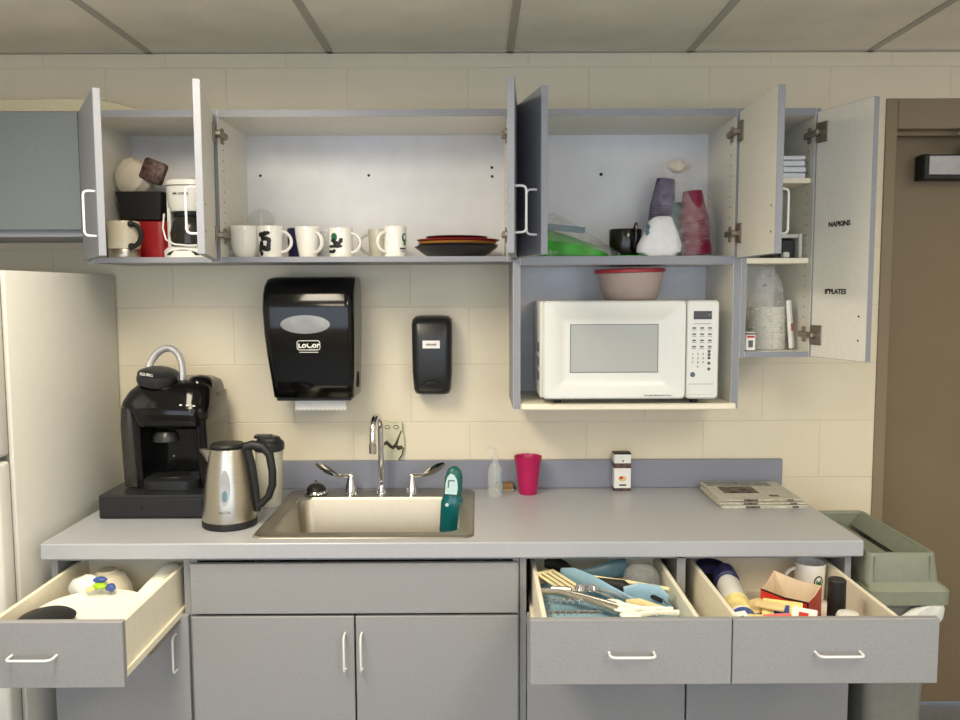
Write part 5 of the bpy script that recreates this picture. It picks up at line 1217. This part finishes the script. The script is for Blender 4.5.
mb = MB(); mb.lathe([(0.026, 0), (0.028, 0.003), (0.028, 0.112), (0.024, 0.119), (0.005, 0.122)], M['ceramic'], (0.895, -0.945, U), n=28)
tag(mb.build('white_bottle'), 'white round-capped bottle in front of the black shaker', 'bottle')
FLR_SAVE = FLR; FLR = U + 0.012
a = mug(0.950, -0.575, 'white mug with a round black and green emblem in the right drawer', 0.040, 0.043, 0.110, 176)
on_mug(a, 0.0430, 'ink', [(12, 0.064, .014, .019)], 'emblem'); on_mug(a, 0.0434, 'ceramic', [(12, 0.064, .0105, .0145)], 'emblem_ring')
on_mug(a, 0.0438, 'green', [(12, 0.058, .006, .009), (4, 0.064, .002, .009), (20, 0.064, .002, .009)], 'emblem_figure')
FLR = FLR_SAVE
tag(B(0.905, 0.995, -0.62, -0.53, U, U + 0.0115, M['paper'], 'napkin_pad'), 'flat white napkin pad under the emblem mug', 'napkins')

# ------------------------------------------------------------------ slim waste bin
t = thing('waste_bin', 'grey-green slim waste bin with chute lid beside the counter', 'waste bin', (1.18, -0.43, 0))
mb = MB()
TX0, TX1, TY0, TY1 = 1.085, 1.270, -0.655, -0.190
mb.loft([rrect(TX0 + 0.022, TX1 - 0.022, TY0 + 0.03, TY1 - 0.03, 0.03, 0.0), rrect(TX0 + 0.004, TX1, TY0 + 0.01, TY1 - 0.01, 0.03, 0.60), rrect(TX0, TX1 + 0.004, TY0, TY1, 0.03, 0.69),
         rrect(TX0 + 0.006, TX1 - 0.002, TY0 + 0.006, TY1 - 0.006, 0.03, 0.69), rrect(TX0 + 0.03, TX1 - 0.03, TY0 + 0.04, TY1 - 0.04, 0.03, 0.02)], M['trash2'])
mb.build('bin_body', t)
mb = MB()
# lid: skirt, sloping ledge, raised hood with slanted throat
LX0, LX1 = TX0 - 0.006, TX1 + 0.038
HX0, HX1, HY0, HY1 = 1.078, 1.273, -0.652, -0.195
mb.loft([rrect(LX0, LX1, TY0 - 0.02, TY1 + 0.02, 0.03, 0.690), rrect(LX0, LX1, TY0 - 0.02, TY1 + 0.02, 0.03, 0.728), rrect(LX0 + 0.003, LX1 - 0.004, TY0 - 0.016, TY1 + 0.016, 0.028, 0.732),
         rrect(HX0, HX1 + 0.01, HY0, HY1, 0.02, 0.748), rrect(HX0 + 0.002, HX1, HY0 + 0.004, HY1 - 0.004, 0.02, 0.826), rrect(HX0 + 0.004, HX1 - 0.003, HY0 + 0.006, HY1 - 0.006, 0.02, 0.829),
         rrect(HX0 + 0.014, HX1 - 0.014, HY0 + 0.016, HY1 - 0.016, 0.015, 0.829), rrect(HX0 + 0.018, HX1 - 0.018, HY0 + 0.02, HY1 - 0.02, 0.012, 0.822)], M['trash'], cap0=False, cap1=False)
# throat slopes: left flap slopes down to the right leaving a dark slot against the right wall
mb.loft([[(HX0 + 0.016, HY0 + 0.018, 0.824), (HX0 + 0.016, HY1 - 0.018, 0.824)], [(HX1 - 0.086, HY0 + 0.018, 0.796), (HX1 - 0.086, HY1 - 0.018, 0.796)], [(HX1 - 0.090, HY0 + 0.018, 0.780), (HX1 - 0.090, HY1 - 0.018, 0.780)]], M['trash'], cap0=False, cap1=False, closed=False)
mb.loft([[(HX1 - 0.017, HY0 + 0.018, 0.824), (HX1 - 0.017, HY1 - 0.018, 0.824)], [(HX1 - 0.046, HY0 + 0.018, 0.788), (HX1 - 0.046, HY1 - 0.018, 0.788)], [(HX1 - 0.047, HY0 + 0.018, 0.786), (HX1 - 0.047, HY1 - 0.018, 0.786)]], M['trash'], cap0=False, cap1=False, closed=False)
for yy in (HY0 + 0.018, HY1 - 0.018):
    mb.loft([[(HX0 + 0.016, yy, 0.824), (HX1 - 0.016, yy, 0.824)], [(HX0 + 0.016, yy, 0.75), (HX1 - 0.016, yy, 0.75)]], M['trash'], cap0=False, cap1=False, closed=False)
for x in (HX0 + 0.018, HX1 - 0.022): mb.box(x, x + 0.004, HY0 - 0.002, HY0 + 0.004, 0.752, 0.822, M['trash'], bev=0.001)
mb.build('lid', t)
mb = MB(); rings = []
for zz, x0_, x1_ in ((0.590, 1.150, 1.20), (0.62, 1.13, 1.262), (0.65, 1.16, 1.284), (0.676, 1.20, 1.290), (0.688, 1.235, 1.285)):
    xm, hw = (x0_ + x1_) / 2, (x1_ - x0_) / 2
    rings.append([(xm + hw * math.cos(q), -0.668 + 0.012 * math.sin(q) * (1 + .2 * math.sin(5 * q)), zz) for q in [2 * PI * i / 20 for i in range(20)]])
mb.loft(rings, M['bag']); o = mb.build('bin_liner', t, crumple=0.004, cs=40); o['label'] = 'white bin bag edge'

# ------------------------------------------------------------------ world light through the unseen rear window, raised as cool ambient fill
wd = bpy.data.worlds.new('World'); SC.world = wd; wd.use_nodes = True
bg = wd.node_tree.nodes['Background']; bg.inputs[0].default_value = (0.76, 0.86, 1.0, 1); bg.inputs[1].default_value = 3.2

# ------------------------------------------------------------------ camera
cam = bpy.data.cameras.new('Camera'); co = bpy.data.objects.new('Camera', cam); COL.objects.link(co)
cam.sensor_width = 36; cam.lens = 830.0 / 960 * 36; cam.clip_start = 0.02
pitch = math.atan(71 / 830.0); yaw = math.atan(-2 / 830.0); roll = math.radians(0.2)
fw = Vector((-math.sin(yaw) * math.cos(pitch), math.cos(yaw) * math.cos(pitch), -math.sin(pitch)))
r_ = fw.cross(Vector((0, 0, 1))).normalized(); u_ = r_.cross(fw)
r2 = r_ * math.cos(roll) - u_ * math.sin(roll); u2 = u_ * math.cos(roll) + r_ * math.sin(roll)
mw_ = Matrix((r2, u2, -fw)).transposed().to_4x4(); mw_.translation = Vector((0, -2.895, CAM_Z))
co.matrix_world = mw_
SC.camera = co
SC.view_settings.view_transform = 'Standard'; SC.view_settings.look = 'None'; SC.view_settings.gamma = 1
SC.view_settings.use_curve_mapping = False; SC.view_settings.exposure = 0.0
